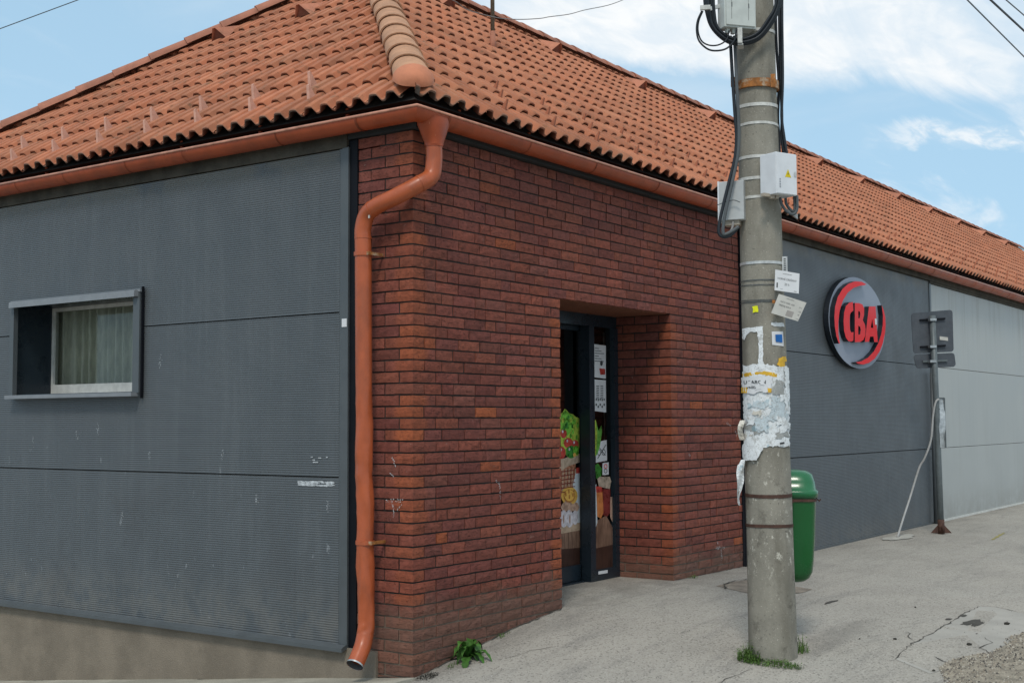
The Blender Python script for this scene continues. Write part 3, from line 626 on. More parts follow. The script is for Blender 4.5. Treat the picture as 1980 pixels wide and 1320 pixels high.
m = MB(); m.add([(-.035, TR, .136), (-.078, TR, .118), (-.078, TR, .092), (-.07, TR, .092), (.0, TR, .12), (-.035, 7.1, .136), (-.078, 7.1, .118), (-.078, 7.1, .092), (-.07, 7.1, .092), (.0, 7.1, .12)],
      [(0, 1, 6, 5), (1, 2, 7, 6), (2, 3, 8, 7), (3, 4, 9, 8), (0, 4, 3, 2, 1)]); m.mk('drip_trim', M_trim, B)
m = MB(); m.box(-.022, .02, .30, 7.1, -1.2, .115); m.mk('plinth', M_plinth, B)
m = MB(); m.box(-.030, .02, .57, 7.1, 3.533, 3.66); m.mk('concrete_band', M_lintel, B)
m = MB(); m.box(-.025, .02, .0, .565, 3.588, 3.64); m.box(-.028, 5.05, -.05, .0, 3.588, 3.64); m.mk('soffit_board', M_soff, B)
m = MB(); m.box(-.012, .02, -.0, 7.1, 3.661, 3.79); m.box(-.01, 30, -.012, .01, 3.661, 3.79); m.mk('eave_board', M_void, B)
m = MB(); m.box(PX-.008, PX-.005, TR+.008, TM-.004, 2.288, 2.345); m.mk('white_label', M_card, B)
m = MB()                        # scratched white marks on the panels
for i in range(75):
    y = .66+.35*random.random(); z = 1.207+random.uniform(-.016, .016); l = random.uniform(.02, .10); m.box(PX-.0012-i*.00003, PX+.0001+i*.00001, y, min(y+l, 1.03-i*.0001), z, z+random.uniform(.003, .010))
for y, z, l in ((.80, 1.385, .03), (.86, 1.37, .025), (.83, 1.355, .05), (.88, 1.39, .02), (.74, 1.39, .015)): m.box(PX-.0045-y*.0004, PX-.003-y*.0001, y, y+l, z, z+.008)
for px, py in ((65, 850), (190, 828), (237, 998), (150, 845), (497, 965), (634, 978), (310, 700), (430, 880), (290, 880)):
    p = atX(px, py, PX); 
    for q in range(14): h_ = random.uniform(.002, .008); yy, zz = p.y+random.gauss(0, .008), p.z+random.gauss(0, .022); m.add([(PX-.001, yy, zz-h_), (PX-.001, yy+.006, zz-h_*.6), (PX-.001, yy+.003, zz+h_)], [(0, 1, 2)])
m.mk('paint_scrape', mat('faint scrape', (.42, .445, .46), .8, .4, 60), B, kind='stuff')
# chalk marks on the brick return
m = MB()
def chalk(pts, w_, X=None):
    P = [atX(a, b, -.004) if X is None else atY(a, b, -.004) for a, b in pts]
    for a, b in zip(P, P[1:]):
        d = (b-a).normalized(); n_ = Vector((0, -d.z, d.y)) if X is None else Vector((-d.z, 0, d.x)); L_q = (b-a).length
        for q in range(int(L_q/.0035)+2):
            c_ = a+d*random.uniform(0, L_q)+n_*random.uniform(-w_, w_)*1.1; r_q = random.uniform(.0012, .0042); m.add([c_+d*r_q, c_+n_*r_q*.8, c_-d*r_q, c_-n_*r_q*.7], [(0, 1, 2, 3)])
chalk([(757, 884), (762, 890), (764, 902)], .005); chalk([(746, 968), (763, 966), (779, 968)], .009); chalk([(758, 968), (761, 985), (761, 1000)], .006); chalk([(768, 986), (776, 975)], .003); chalk([(752, 912), (762, 922)], .003)
chalk([(958, 928), (966, 935), (968, 965)], .007, 1); chalk([(1387, 1046), (1389, 1062)], .014, 1); chalk([(1384, 1058), (1402, 1059)], .012, 1); chalk([(1394, 1060), (1396, 1082)], .012, 1)
chalk([(1332, 878), (1335, 882)], .010, 1); chalk([(1405, 817), (1412, 823)], .010, 1); chalk([(1422, 833), (1425, 842)], .012, 1)
m.mk('chalk_mark', M_chalk, B, kind='stuff')
# ---- window
W = MB(); y0, y1, z0, z1 = 2.735, 4.435, 1.88, 2.655; dX = .40
W.box(-.02, dX, y1-.002, y1+.02, z0, z1); W.box(-.02, dX, y0-.02, y0+.002, z0, z1); W.box(-.02, dX, y0, y1, z1-.004, z1+.02); W.box(-.02, dX, y0, y1, z0-.02, z0+.004)
W = W.mk('window', M_frame, B)
m = MB(); m.box(-.062, -.02, y0-.012, y0+.065, z0-.01, z1+.01); m.mk('window_trim', M_trim, W); m = MB(); m.box(-.062, -.02, y1-.045, y1+.012, z0-.01, z1+.01); m.mk('window_trim', M_trim, W)
m = MB(); m.box(-.066, -.02, y0-.02, y1-.0, z1+.008, z1+.030); m.obox((-.105, 2.74, z1-.032), (0, 1.665, 0), (.004, 0, .05), (.045, 0, .006)); m.mk('window_hood', M_alu if 0 else mat('pale trim', (.21, .225, .24), .4, .08, 8), W)
m = MB(); m.box(-.115, -.02, 2.745, 4.425, z0-.035, z0-.004); m.mk('window_sill', MATS['pale trim'], W)
m = MB(); m.box(-.050, -.03, y0-.030, y0-.018, z0-.05, z1+.05); m.mk('window_trim', M_black, W)
fx = .345
m = MB(); m.box(fx, fx+.05, y1-.032, y1-.0, z0, z1); m.box(fx, fx+.05, y0, y1-.032, z1-.034, z1); m.box(fx, fx+.05, y0, y1-.032, z0, z0+.095); m.box(fx, fx+.05, y0, y0+.05, z0+.09, z1-.05)
m.mk('window_frame', M_white, W)
mk('glass_pane', [(fx+.02, y0+.05, z0+.095), (fx+.02, y1-.032, z0+.095), (fx+.02, y1-.032, z1-.034), (fx+.02, y0+.05, z1-.034)], [(3, 2, 1, 0)], M_glass, W)
v = []; f = []; n = 190
for i in range(n+1):
    y = y0-.03+(y1-y0+.09)*i/n; q = i*.50
    x = fx+.09+.034*math.sin(q+.6*math.sin(i*.13))+.010*math.sin(q*2.3+1)
    v += [(x, y, z0+.03), (x+.01*math.sin(q*.7), y, z1+.02)]
for i in range(n): f.append((2*i, 2*i+1, 2*i+3, 2*i+2))
mk('curtain', v, f, M_curt, W, smooth=True)
m = MB(); m.box(.3, 1.3, y0-.1, y0-.05, 1.7, 2.9); m.box(.3, 1.3, y1+.05, y1+.1, 1.7, 2.9); m.box(1.3, 1.35, y0-.1, y1+.1, 1.7, 2.9); m.box(.3, 1.3, y0-.1, y1+.1, 2.85, 2.9); m.box(.3, 1.3, y0-.1, y1+.1, 1.7, 1.75); m.mk('room_behind_window', M_inter, W)
# ---- long facade panels
PY = .0
for (a, b) in ((5.085, 11.19),):
    for z0_, z1_ in ((.19, 1.234), (1.237, 2.368), (2.371, 3.555)): rib_panel('wall_panel', (a, b), z0_, z1_, .0163, .0009, PY, 'Y', M_dark2)
def flat_panel(x0, x1, z0_, z1_, mt):
    m = MB(); m.box(x0, x1, PY, PY+.02, z0_, z1_); return bevel(m.mk('wall_panel', mt, B), .004, 1)
for z0_, z1_ in ((.235, 1.231), (1.237, 2.362), (2.368, 3.52)): flat_panel(11.26, 29.5, z0_, z1_, M_light)
m = MB(); m.box(11.19, 11.26, PY-.010, PY+.02, .2, 3.555); m.mk('corner_trim', M_trim, B)
m = MB(); m.box(5.045, 5.085, -.03, .02, .2, 3.56); m.mk('expansion_strip', M_black, B)
m = MB(); m.box(5.085, 11.23, -.016, .02, .195, .235); m.mk('base_trim', M_trim, B); m = MB(); m.box(11.26, 29.5, -.016, .02, .195, .24); m.mk('base_trim', MATS['white pvc'], B)
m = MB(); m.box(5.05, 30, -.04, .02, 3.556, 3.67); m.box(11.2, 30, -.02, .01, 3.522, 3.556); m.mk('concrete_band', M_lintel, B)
# ---- roof
E_, ZE, T = .12, 3.788, .74; WF = 7.0; CS = 1/math.sqrt(1+T*T); SN = T*CS
HR = (WF+E_)/2; YR = -E_+HR; ZR = ZE+T*HR; XE = 31.
mk('roof', [(-E_+.03, -E_+.03, ZE-.03), (XE, -E_+.03, ZE-.03), (XE, YR, ZR-.05), (YR, YR, ZR-.05), (-E_+.03, WF-.03, ZE-.03), (XE, WF-.03, ZE-.03), (.3, .3, ZE-.04), (XE, .3, ZE-.04), (.3, WF-.3, ZE-.04)],
   [(0, 1, 2, 3), (0, 3, 4), (4, 3, 2, 5), (0, 6, 7, 1), (0, 4, 8, 6)], M_void, B)
ROOF = [o for o in COL.objects if o.name == 'roof'][0]
TW, TL = (.328, .150*2), .333
UW = [0, .10, .18, .25, .33, .42, .58, .67, .75, .82, .90]
UC = [q/2 for q in UW]+[.5+q/2 for q in UW]+[1.0]
def tile_profile(u):         # one flat-topped roll and one trough per wave
    u = u % 1.0; d = abs(u-.5); t = min(max((.43-d)/(.30 if u < .5 else .20), 0), 1); return t*t*(3-2*t)*(.90+.10*math.cos(d*6))
def tile_geo(wd, eave, rr):
    NU = len(UC); v = []; f = []; c = []; tone = rr.uniform(.86, 1.08); hue = rr.uniform(-.03, .03)
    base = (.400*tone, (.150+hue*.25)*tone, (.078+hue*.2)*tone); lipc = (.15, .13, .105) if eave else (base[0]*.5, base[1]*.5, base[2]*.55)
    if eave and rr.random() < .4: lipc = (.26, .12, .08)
    rows = [(-.012, .011, .052, 'n'), (.0, .016, .055, 't'), (.10, .013, .053, 'm'), (TL+.02, .000, .041, 't2')]
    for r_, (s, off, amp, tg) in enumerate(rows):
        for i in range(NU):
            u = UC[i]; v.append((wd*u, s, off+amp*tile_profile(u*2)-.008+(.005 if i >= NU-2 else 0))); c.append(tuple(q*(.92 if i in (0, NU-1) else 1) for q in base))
    # lip (front thickness), darkened for dirt and for shade at the hollow
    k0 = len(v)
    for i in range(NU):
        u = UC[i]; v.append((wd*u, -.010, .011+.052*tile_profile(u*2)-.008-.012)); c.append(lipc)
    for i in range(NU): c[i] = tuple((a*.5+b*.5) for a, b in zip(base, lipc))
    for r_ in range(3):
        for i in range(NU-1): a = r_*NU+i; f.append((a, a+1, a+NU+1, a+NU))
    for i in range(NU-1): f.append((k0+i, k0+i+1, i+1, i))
    # underside return, near-black colour for the shade in the hollow under each roll
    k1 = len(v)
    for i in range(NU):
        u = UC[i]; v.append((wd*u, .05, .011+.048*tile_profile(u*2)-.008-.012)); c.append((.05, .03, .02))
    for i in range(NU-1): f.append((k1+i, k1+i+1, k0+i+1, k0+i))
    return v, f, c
tiles = []; rt = random.Random(5)
varr = {0: [tile_geo(TW[0], False, rt) for _ in range(9)], 1: [tile_geo(TW[1], False, rt) for _ in range(9)], 2: [tile_geo(TW[0], True, rt) for _ in range(6)], 3: [tile_geo(TW[1], True, rt) for _ in range(6)]}
def place(side, u, s):      # local tile frame -> world matrix
    if side == 0: ex, ey, ez = Vector((1, 0, 0)), Vector((0, CS, SN)), Vector((0, -SN, CS)); o_ = Vector((u, -E_, ZE))+ey*s
    else: ex, ey, ez = Vector((0, -1, 0)), Vector((CS, 0, SN)), Vector((-SN, 0, CS)); o_ = Vector((-E_, u, ZE))+ey*s
    return Matrix.Translation(o_) @ Matrix((ex, ey, ez)).transposed().to_4x4()
nrow = 14
for rI in range(nrow):
    s = rI*TL-.0; st = .0
    for i in range(-1, 95):
        u = .09+i*TW[0]
        if s*CS-E_ > u+TW[0]: continue
        if u > XE-.4: continue
        tiles.append((0, u, s, 2 if rI == 0 else 0))
    for i in range(0, 26):
        u = .30+i*TW[1]            # right edge is u-TW, drawn towards -y
        if u < s*CS-E_ : continue
        if u-TW[1] > WF-s*CS: continue
        tiles.append((1, u, s, 3 if rI == 0 else 1))
tiles.sort(key=lambda t: (place(t[0], t[1], t[2]).translation-CAM).length)
meshes = {}; field = MB(); cnt = 0
def clip(v, f, c, planes):
    bm = bmesh.new(); cl_ = bm.verts.layers.float_color.new('c'); vs = []
    for p, q in zip(v, c): x = bm.verts.new(p); x[cl_] = (*q, 1); vs.append(x)
    for q in f: bm.faces.new([vs[i] for i in q])
    for co, no in planes:
        bmesh.ops.bisect_plane(bm, geom=bm.verts[:]+bm.edges[:]+bm.faces[:], plane_co=co, plane_no=no, clear_outer=True)
    bm.verts.index_update(); out = ([tuple(x.co) for x in bm.verts], [tuple(x.index for x in q.verts) for q in bm.faces], [tuple(x[cl_])[:3] for x in bm.verts]); bm.free(); return out
for (sd_, u, s, kind_) in tiles:
    Mx = place(sd_, u, s); vi = rt.randrange(len(varr[kind_])); v, f, c = varr[kind_][vi]
    Mx = Mx @ Matrix.Translation((rt.uniform(-.002, .002), rt.uniform(-.006, .006), rt.uniform(-.001, .003))) @ Matrix.Rotation(rt.uniform(-.007, .007), 4, 'Z')
    y_top = (s+TL)*CS-E_
    need = (sd_ == 0 and u < y_top+.05) or (sd_ == 1 and (u-TW[1] < y_top+.05 or u > WF-y_top-.1)) or s+TL > HR/CS-.02
    if need:
        wv = [tuple(Mx @ Vector(p)) for p in v]
        if sd_ == 0: pl = [((0, 0, 0), (-1, 1, 0)), ((0, YR, 0), (0, 1, 0))]
        else: pl = [((0, 0, 0), (1, -1, 0)), ((0, WF-E_, 0), (1, 1, 0))]
        wv, wf, wc = clip(wv, f, c, pl)
        if len(wf) < 3: continue
        if cnt < 300: mk('roof_tile', wv, wf, M_tile, ROOF, cols=wc, smooth=False); cnt += 1
        else: field.add(wv, wf, wc)
    elif cnt < 300:
        key = (kind_, vi)
        if key not in meshes:
            o = mk('roof_tile', v, f, M_tile, ROOF, cols=c); meshes[key] = o.data
        else:
            o = bpy.data.objects.new('roof_tile', meshes[key]); COL.objects.link(o); o.parent = ROOF
        o.matrix_local = Mx; cnt += 1
    else: field.add([tuple(Mx @ Vector(p)) for p in v], f, c)
field.mk('roof_tile_field', M_tile, ROOF, usecol=True, kind='stuff')
for me in bpy.data.meshes:
    if me.name.startswith('roof_tile'):
        me.polygons.foreach_set('use_smooth', [True]*len(me.polygons))
        try: me.set_sharp_from_angle(angle=R(38))
        except Exception: pass
# ridge and hip tiles
def cap_geo(L=.44, r0=.126, r1=.110, th=.012, n=12, hgt=.80):
    v = []; f = []; rings = [(-.0, r0-th), (-.0, r0), (.03, r0-.002), (L, r1)]
    for s, r_ in rings:
        for i in range(n+1): a = math.pi*i/n; v.append((r_*1.08*math.cos(a), s, r_*hgt*math.sin(a)))
    for k in range(3):
        for i in range(n): a = k*(n+1)+i; f.append((a, a+1, a+n+2, a+n+1))
    return v, f
cvt, cft = cap_geo(); capmesh = {}
def caps(p0, p1, step, mt, lift, key, jitter=.004, geo=None, start=0.):
    d = (p1-p0); L = d.length; d.normalize(); side = d.cross(Vector((0, 0, 1))).normalized(); up = side.cross(d); s = start
    while s < L:
        o_ = p0+d*s+up*lift
        Mx = Matrix.Translation(o_) @ Matrix((side*(1+rt.uniform(-.02, .02)), (d+up*(-.02)).normalized(), up)).transposed().to_4x4() @ Matrix.Rotation(rt.uniform(-.02, .02), 4, 'Z')
        if key not in capmesh:
            o = mk('ridge_tile', *(geo or (cvt, cft)), mt, ROOF, smooth=True); capmesh[key] = o.data; o.data.set_sharp_from_angle(angle=R(40))
        else: o = bpy.data.objects.new('ridge_tile', capmesh[key]); COL.objects.link(o); o.parent = ROOF
        o.matrix_local = Mx; s += step
A0 = Vector((-E_, -E_, ZE)); AP = Vector((YR, YR, ZR)); FC = Vector((-E_, WF, ZE))
hd = (AP-A0).normalized()
caps(A0+hd*.16, AP, .395, M_hip, .045, 'hip')
caps(FC, AP, .400, M_ridge, .045, 'far')
caps(Vector((YR, YR, ZR)), Vector((XE, YR, ZR)), .39, M_ridge, .035, 'ridge')
# rounded end cap of the hip
v = []; f = []; n = 14; side = hd.cross(Vector((0, 0, 1))).normalized(); up = side.cross(hd); o_ = A0+hd*.20+up*.045
rg_ = 7
for k in range(rg_+1):
    a = math.pi/2*k/rg_; rr_ = .134*math.cos(a)**.55; s = -.15*math.sin(a)
    for i in range(n+1): b = math.pi*i/n; v.append(o_+side*rr_*1.05*math.cos(b)+up*(rr_*.80*math.sin(b)-.015*math.sin(a))+hd*s)
for k in range(rg_):
    for i in range(n): a = k*(n+1)+i; f.append((a, a+1, a+n+2, a+n+1))
k0 = len(v)
for i in range(n+1): v.append(o_+side*.125*math.cos(math.pi*i/n)+up*(.02*math.sin(math.pi*i/n)-.02)+hd*.0)
mk('hip_end_tile', v, f, M_capend, ROOF, smooth=True)
# closing underside below the hip ends so no gap shows
# snow guards
sgv = [(-.013, 0, .02), (.013, 0, .02), (-.011, .09, .02), (.011, .09, .02), (-.010, .068, .135), (.010, .068, .135), (-.009, .080, .135), (.009, .080, .135)]
sgf = [(0, 1, 5, 4), (4, 5, 7, 6), (6, 7, 3, 2), (0, 4, 6, 2), (1, 3, 7, 5)]
M_guard = mat('snow guard enamel', (.62, .34, .25), .5, .1, 20)
gm = mk('snow_guard', [(a*1.15, b, c) for a, b, c in sgv], sgf, M_guard, ROOF); first = True
M_guard2 = mat('snow guard tile colour', (.40, .15, .085), .6, .1, 20)
gm2 = mk('snow_guard', [(a*.9, b*.5, .02+(c-.02)*.82) for a, b, c in sgv], sgf, M_guard2, ROOF); gm2.matrix_local = Matrix.Identity(4); second = [True]
def guard(side_, u, s):
    global first
    Mx = place(side_, u, s)
    if side_ == 0 and second[0]: o = gm2; second[0] = False
    elif side_ == 1 and first: o = gm; first = False
    else: o = bpy.data.objects.new('snow_guard', (gm if side_ else gm2).data)
    if not o.users_collection: COL.objects.link(o); o.parent = ROOF
    o.matrix_local = Mx
for i in range(10): guard(1, 1.22+i*.60, .50); guard(1, .97+i*.60, .17)
for i in range(26):
    u0 = 1.10+i*.656
    for k_ in range(3): guard(0, u0+k_*.225, .20+k_*.255)
# vent tiles
vtv = [(-.11, 0, .04), (.11, 0, .04), (-.02, -.0, .165), (.02, 0, .165), (0, .36, .05), (-.085, .02, .045), (.085, .02, .045), (0, .02, .145)]
vtf = [(0, 2, 4), (3, 1, 4), (2, 3, 4), (5, 6, 7), (0, 5, 7, 2), (3, 7, 6, 1), (2, 7, 3)]
vm = mk('vent_tile', vtv, vtf, M_tile, ROOF, cols=[(.46, .19, .115)]*5+[(.20, .075, .05)]*3); fv = True
def vent(side_, u, s):
    global fv
    if fv: o = vm; fv = False
    else: o = bpy.data.objects.new('vent_tile', vm.data); COL.objects.link(o); o.parent = ROOF
    o.matrix_local = place(side_, u, s)
for u, s in ((4.28, 2.80), (3.15, 2.85)): vent(1, u, s)
for i in range(12): vent(0, 4.25+i*2.14, 3.93)
# ---- gutter
GO, GZ, GR = .118, 3.682, .080
def gut_pt(a, rr_): return (GO+rr_*math.cos(a), GZ+rr_*math.sin(a))       # lateral offset outwards, height
def gut_sweep(name, side_, u0, u1, rr_=GR, a0=-math.pi, a1=0., th=.003, mt=None, miter0=False, parent=None):
    v = []; f = []; n = 14; offs = [gut_pt(a0+(a1-a0)*i/n, rr_) for i in range(n+1)]+[gut_pt(a1-(a1-a0)*i/n, rr_-th) for i in range(n+1)]; m_ = len(offs)
    for e, u in enumerate((u0, u1)):
        for o_, z in offs:
            uu = -o_ if (miter0 and e == 0) else u
            v.append((uu, -o_, z) if side_ == 0 else (-o_, uu, z))
    for i in range(m_-1): f.append((i, i+1, m_+i+1, m_+i))
    return mk(name, v, f, mt or M_gut, parent, smooth=True)
GUT = gut_sweep('gutter', 0, 0, .15, miter0=True, parent=B)
rj = [.15, 1.115, 2.04, 3.07, 4.09, 5.07, 6.06, 6.96, 7.97, 8.96, 9.87]+[10.85+i for i in range(19)]
lj = [.0, .34, 1.10, 2.09, 2.76, 3.55, 4.21, 5.1, 6.1, 7.1]
gut_sweep('gutter_section', 1, 0, .34, miter0=True, parent=GUT)
for a, b in zip(rj, rj[1:]): gut_sweep('gutter_section', 0, a, b, parent=GUT, rr_=GR+random.uniform(-.0015, .0015)); gut_sweep('gutter_joint', 0, b-.006, b+.006, rr_=GR+.003, parent=GUT, mt=M_gutj)
for a, b in zip(lj[1:], lj[2:]): gut_sweep('gutter_section', 1, a, b, parent=GUT, rr_=GR+random.uniform(-.0015, .0015)); gut_sweep('gutter_joint', 1, b-.006, b+.006, rr_=GR+.003, parent=GUT, mt=M_gutj)
gut_sweep('gutter_joint', 0, .138, .162, rr_=GR+.004, parent=GUT, mt=M_gutj); gut_sweep('gutter_joint', 1, .33, .35, rr_=GR+.004, parent=GUT, mt=M_gutj)
bo = GO+GR+.001
bp = [Vector((-bo, 7.1, GZ)), Vector((-bo, 3, GZ+.001)), Vector((-bo, .4, GZ)), Vector((-bo, -bo, GZ)), Vector((1, -bo, GZ)), Vector((10, -bo, GZ)), Vector((30, -bo, GZ))]
v, f = tube(bp, .0095, 10); mk('gutter_bead', v, f, M_gutl, GUT, smooth=True)
for sd_, lst in ((0, [.45+i*.86 for i in range(32)]), (1, [.55+i*.86 for i in range(8)])):
    for u in lst:
        m = MB()
        if sd_ == 0: m.box(u-.012, u+.012, -.196, -.03, GZ+.006, GZ+.012); m.box(u-.012, u+.012, -.05, -.03, GZ, 3.80)
        else: m.box(-.196, -.03, u-.012, u+.012, GZ+.006, GZ+.012); m.box(-.05, -.03, u-.012, u+.012, GZ, 3.80)
        m.mk('gutter_bracket', M_gut, GUT)
# ---- downpipe
pp = [(.068, -.125, 3.60), (.068, -.125, 3.47), (.068, -.125, 3.36), (.044, -.118, 3.262), (-.045, -.078, 3.195), (-.125, .055, 3.115), (-.128, .20, 3.075), (-.12, .300, 3.025), (-.12, .336, 2.93), (-.12, .334, 2.80), (-.12, .33, 2.4), (-.12, .325, 1.9), (-.12, .320, 1.45),
      (-.12, .315, 1.2), (-.12, .310, .8), (-.12, .305, .42), (-.12, .303, .28), (-.15, .297, .185), (-.205, .287, .115), (-.25, .280, .065)]
cp = catmull(pp, 7)
def pr_(t, i):
    z = cp[i].z
    def q(a):
        r_ = .056
        if .25 < z < 2.05: r_ += (.011*noise.noise(Vector((math.cos(a)*1.1, math.sin(a)*1.1+5, z*4.2))) + .008*noise.noise(Vector((math.cos(a)*1.8, math.sin(a)*1.8+2, z*13))))*smooth(2.05, 1.6, z)
        return r_
    return q
v, f = tube(cp, .056, 26, False, pr_); PIPE = mk('downpipe', v, f, M_pipe, B, smooth=True)
v, f = tube(cp[-5:], .0535, 22, False); mk('pipe_lining', v, f, M_dark, PIPE, smooth=True)
v, f = tube([cp[-2], cp[-1]+(cp[-1]-cp[-2])*.15], .0575, 26, False); mk('pipe_end_rim', v, f, M_alu, PIPE, smooth=True)
v = []; f = []; n = 24                                               # funnel outlet under the gutter
for k, (z, hw, hd_, cx, cy) in enumerate(((3.655, .135, .084, .068, -.116), (3.60, .118, .082, .068, -.118), (3.54, .088, .070, .068, -.122), (3.487, .061, .060, .068, -.125), (3.47, .060, .060, .068, -.125))):
    for i in range(n):
        a = 2*math.pi*i/n; ca, sa = math.cos(a), math.sin(a); q = 1.0
        v.append((cx+hw*math.copysign(abs(ca)**.8, ca), cy+hd_*math.copysign(abs(sa)**.8, sa), z))
for k in range(4):
    for i in range(n): f.append((k*n+i, k*n+(i+1) % n, (k+1)*n+(i+1) % n, (k+1)*n+i))
mk('gutter_outlet', v, f, M_gut, PIPE, smooth=True)
for idx in (14*7//7, ):
    pass
def ring_at(p, d, r_, wd, mt, par, nm):
    d = Vector(d).normalized(); v, f = tube([Vector(p)-d*wd/2, Vector(p)+d*wd/2], r_, 24, True); return mk(nm, v, f, mt, par, smooth=False)
ring_at((.068, -.125, 3.468), (0, 0, 1), .0605, .012, M_gut, PIPE, 'pipe_seam')
ring_at(cp[3*7+6], cp[3*7+7]-cp[3*7+5], .0585, .012, M_pipe, PIPE, 'pipe_seam')
ring_at(cp[6*7+3], cp[6*7+4]-cp[6*7+2], .0585, .014, M_pipe, PIPE, 'pipe_seam')
ring_at((-.12, .335, 2.87), (0, 0, 1), .0585, .012, M_pipe, PIPE, 'pipe_seam')
for z, yy in ((2.76, .333), (.842, .310)):
    ring_at((-.12, yy, z), (0, 0, 1), .0635, .026, M_pipe, PIPE, 'pipe_clamp')
    m = MB(); m.box(-.135, .0, yy-.075, yy-.060, z-.010, z+.010); m.box(-.150, -.135, yy-.078, yy-.055, z-.012, z+.012); m.mk('clamp_bolt', M_rust, PIPE)
m = MB(); m.box(-.165, -.158, .24, .25, 2.99, 3.01); m.mk('clamp_bolt', M_card2, PIPE)

# ================================================================== ROUND SHOP SIGN
SG = thing('shop_sign', (8.186, 0, 2.782), 'oval silver sign with raised red CBA letters and red swooshes on dark panel wall', 'sign')
ex, ez, ea, eb = 8.186, 2.782, .948, .542
el = [(ex+ea*math.cos(2*math.pi*i/72), ez+eb*math.sin(2*math.pi*i/72)) for i in range(72)]
def lay(name, poly, yb, yf, mf, ms, holes=()):
    v, fr, rest = prism(poly, yf, yb, 'Y', holes); return mk(name, v, fr+rest, None, SG, mats=[mf, ms], fmat=[0]*len(fr)+[1]*len(rest))
lay('sign_disc', el, -.012, -.07, M_sgrey, M_sblk)
red1 = [[8.337, 3.253], [8.17, 3.27], [7.949, 3.256], [7.731, 3.208], [7.543, 3.135], [7.383, 3.028], [7.295, 2.909], [7.268, 2.795], [7.275, 2.684], [7.319, 2.575], [7.391, 2.499], [7.422, 2.5], [7.38, 2.615], [7.387, 2.747], [7.438, 2.881], [7.549, 3.003], [7.698, 3.1], [7.89, 3.173], [8.111, 3.218], [8.251, 3.235]]
C_ = [[7.866, 3.007], [7.745, 2.989], [7.636, 2.943], [7.574, 2.862], [7.55, 2.757], [7.562, 2.653], [7.615, 2.576], [7.692, 2.541], [7.784, 2.54], [7.852, 2.556], [7.866, 2.656], [7.791, 2.645], [7.752, 2.674], [7.744, 2.759], [7.757, 2.846], [7.791, 2.877], [7.874, 2.907]]
B_ = [[7.928, 3.0], [8.07, 3.008], [8.181, 3.001], [8.239, 2.956], [8.229, 2.877], [8.183, 2.815], [8.25, 2.77], [8.274, 2.713], [8.255, 2.633], [8.182, 2.576], [8.083, 2.551], [7.9, 2.539]]
B1 = [[8.037, 2.913], [8.086, 2.912], [8.104, 2.879], [8.081, 2.833], [8.032, 2.825]]; B2 = [[8.026, 2.738], [8.089, 2.732], [8.106, 2.694], [8.083, 2.639], [8.019, 2.631]]
A_ = [[8.406, 2.993], [8.638, 3.01], [8.688, 2.578], [8.565, 2.572], [8.541, 2.638], [8.425, 2.632], [8.378, 2.566], [8.236, 2.559]]; A1 = [[8.511, 2.846], [8.452, 2.741], [8.544, 2.741]]
red2 = [[8.862, 3.041], [8.933, 2.985], [8.982, 2.906], [8.99, 2.805], [8.959, 2.701], [8.875, 2.575], [8.749, 2.468], [8.566, 2.371], [8.362, 2.314], [8.163, 2.287], [7.998, 2.291], [7.918, 2.305], [8.11, 2.324], [8.337, 2.377], [8.543, 2.459], [8.696, 2.556], [8.823, 2.683], [8.884, 2.798], [8.899, 2.921]]
for nm, p, h_ in (('swoosh', red1, ()), ('letter', C_, ()), ('letter', B_, (B1, B2)), ('letter', A_, (A1,)), ('swoosh', red2, ())): lay(nm, p, -.071, -.128, M_red, M_sblk, h_)
lay('registered_mark', [(8.60, 2.86), (8.66, 2.86), (8.665, 2.79), (8.61, 2.785)], -.1285, -.131, M_card, M_card)

# ================================================================== POLE
PZ0, PZ1 = .06, 7.4
def pc(z): return Vector((1.257-.0069*(z-.13), -1.961+.0100*(z-.13), z))
def prad(z): return .1530-.0066*(z-.13)
DV = Vector((.915, .404, 0)).normalized(); RT = Vector((.404, -.915, 0)).normalized()
def on_pole(s, z, ex_=0.): s = max(-1, min(1, s)); return pc(z)+(prad(z)+ex_)*(-DV*math.sqrt(1-s*s)+RT*s)
_pt = [(1265, .131, 1449, 1541), (1100, .675, 1446, 1534), (900, 1.34, 1442, 1527), (640, 2.216, 1435, 1518), (440, 2.898, 1431, 1510), (200, 3.725, 1426, 1500), (60, 4.213, 1423, 1496), (-400, 5.80, 1415, 1482)]
def psz(px, py):
    for a, b in zip(_pt, _pt[1:]):
        if b[0] <= py <= a[0] or b is _pt[-1]:
            t = (a[0]-py)/(a[0]-b[0]); z = a[1]+(b[1]-a[1])*t; l = a[2]+(b[2]-a[2])*t; r_ = a[3]+(b[3]-a[3])*t
            zz = 1.635+(z-1.635)*.984          # front surface lies nearer than the axis
            return (px-(l+r_)/2)/((r_-l)/2), zz
PO = thing('utility_pole', (1.257, -1.961, .12), 'tall weathered concrete utility pole with peeling posters standing on the pavement', 'pole')
v = []; f = []; n = 48; zs = [PZ0+(PZ1-PZ0)*i/90 for i in range(91)]
for z in zs:
    for i in range(n):
        a = 2*math.pi*i/n; r_ = prad(z)*(1+.010*math.cos(8*a+.4))+.0022*noise.noise(Vector((math.cos(a)*2, math.sin(a)*2, z*2.2)))+.0008*noise.noise(Vector((a*6, z*14, 2)))
        ad = (a-2.02) % (2*math.pi); ad = min(ad, 2*math.pi-ad)
        if ad < .07: r_ += .0022
        v.append(pc(z)+(-DV*math.cos(a-math.pi/2)+RT*math.sin(a-math.pi/2))*r_ if 0 else pc(z)+Vector((math.cos(a+math.pi*.62), math.sin(a+math.pi*.62), 0))*r_)
for k in range(90):
    for i in range(n): f.append((k*n+i, k*n+(i+1) % n, (k+1)*n+(i+1) % n, (k+1)*n+i))
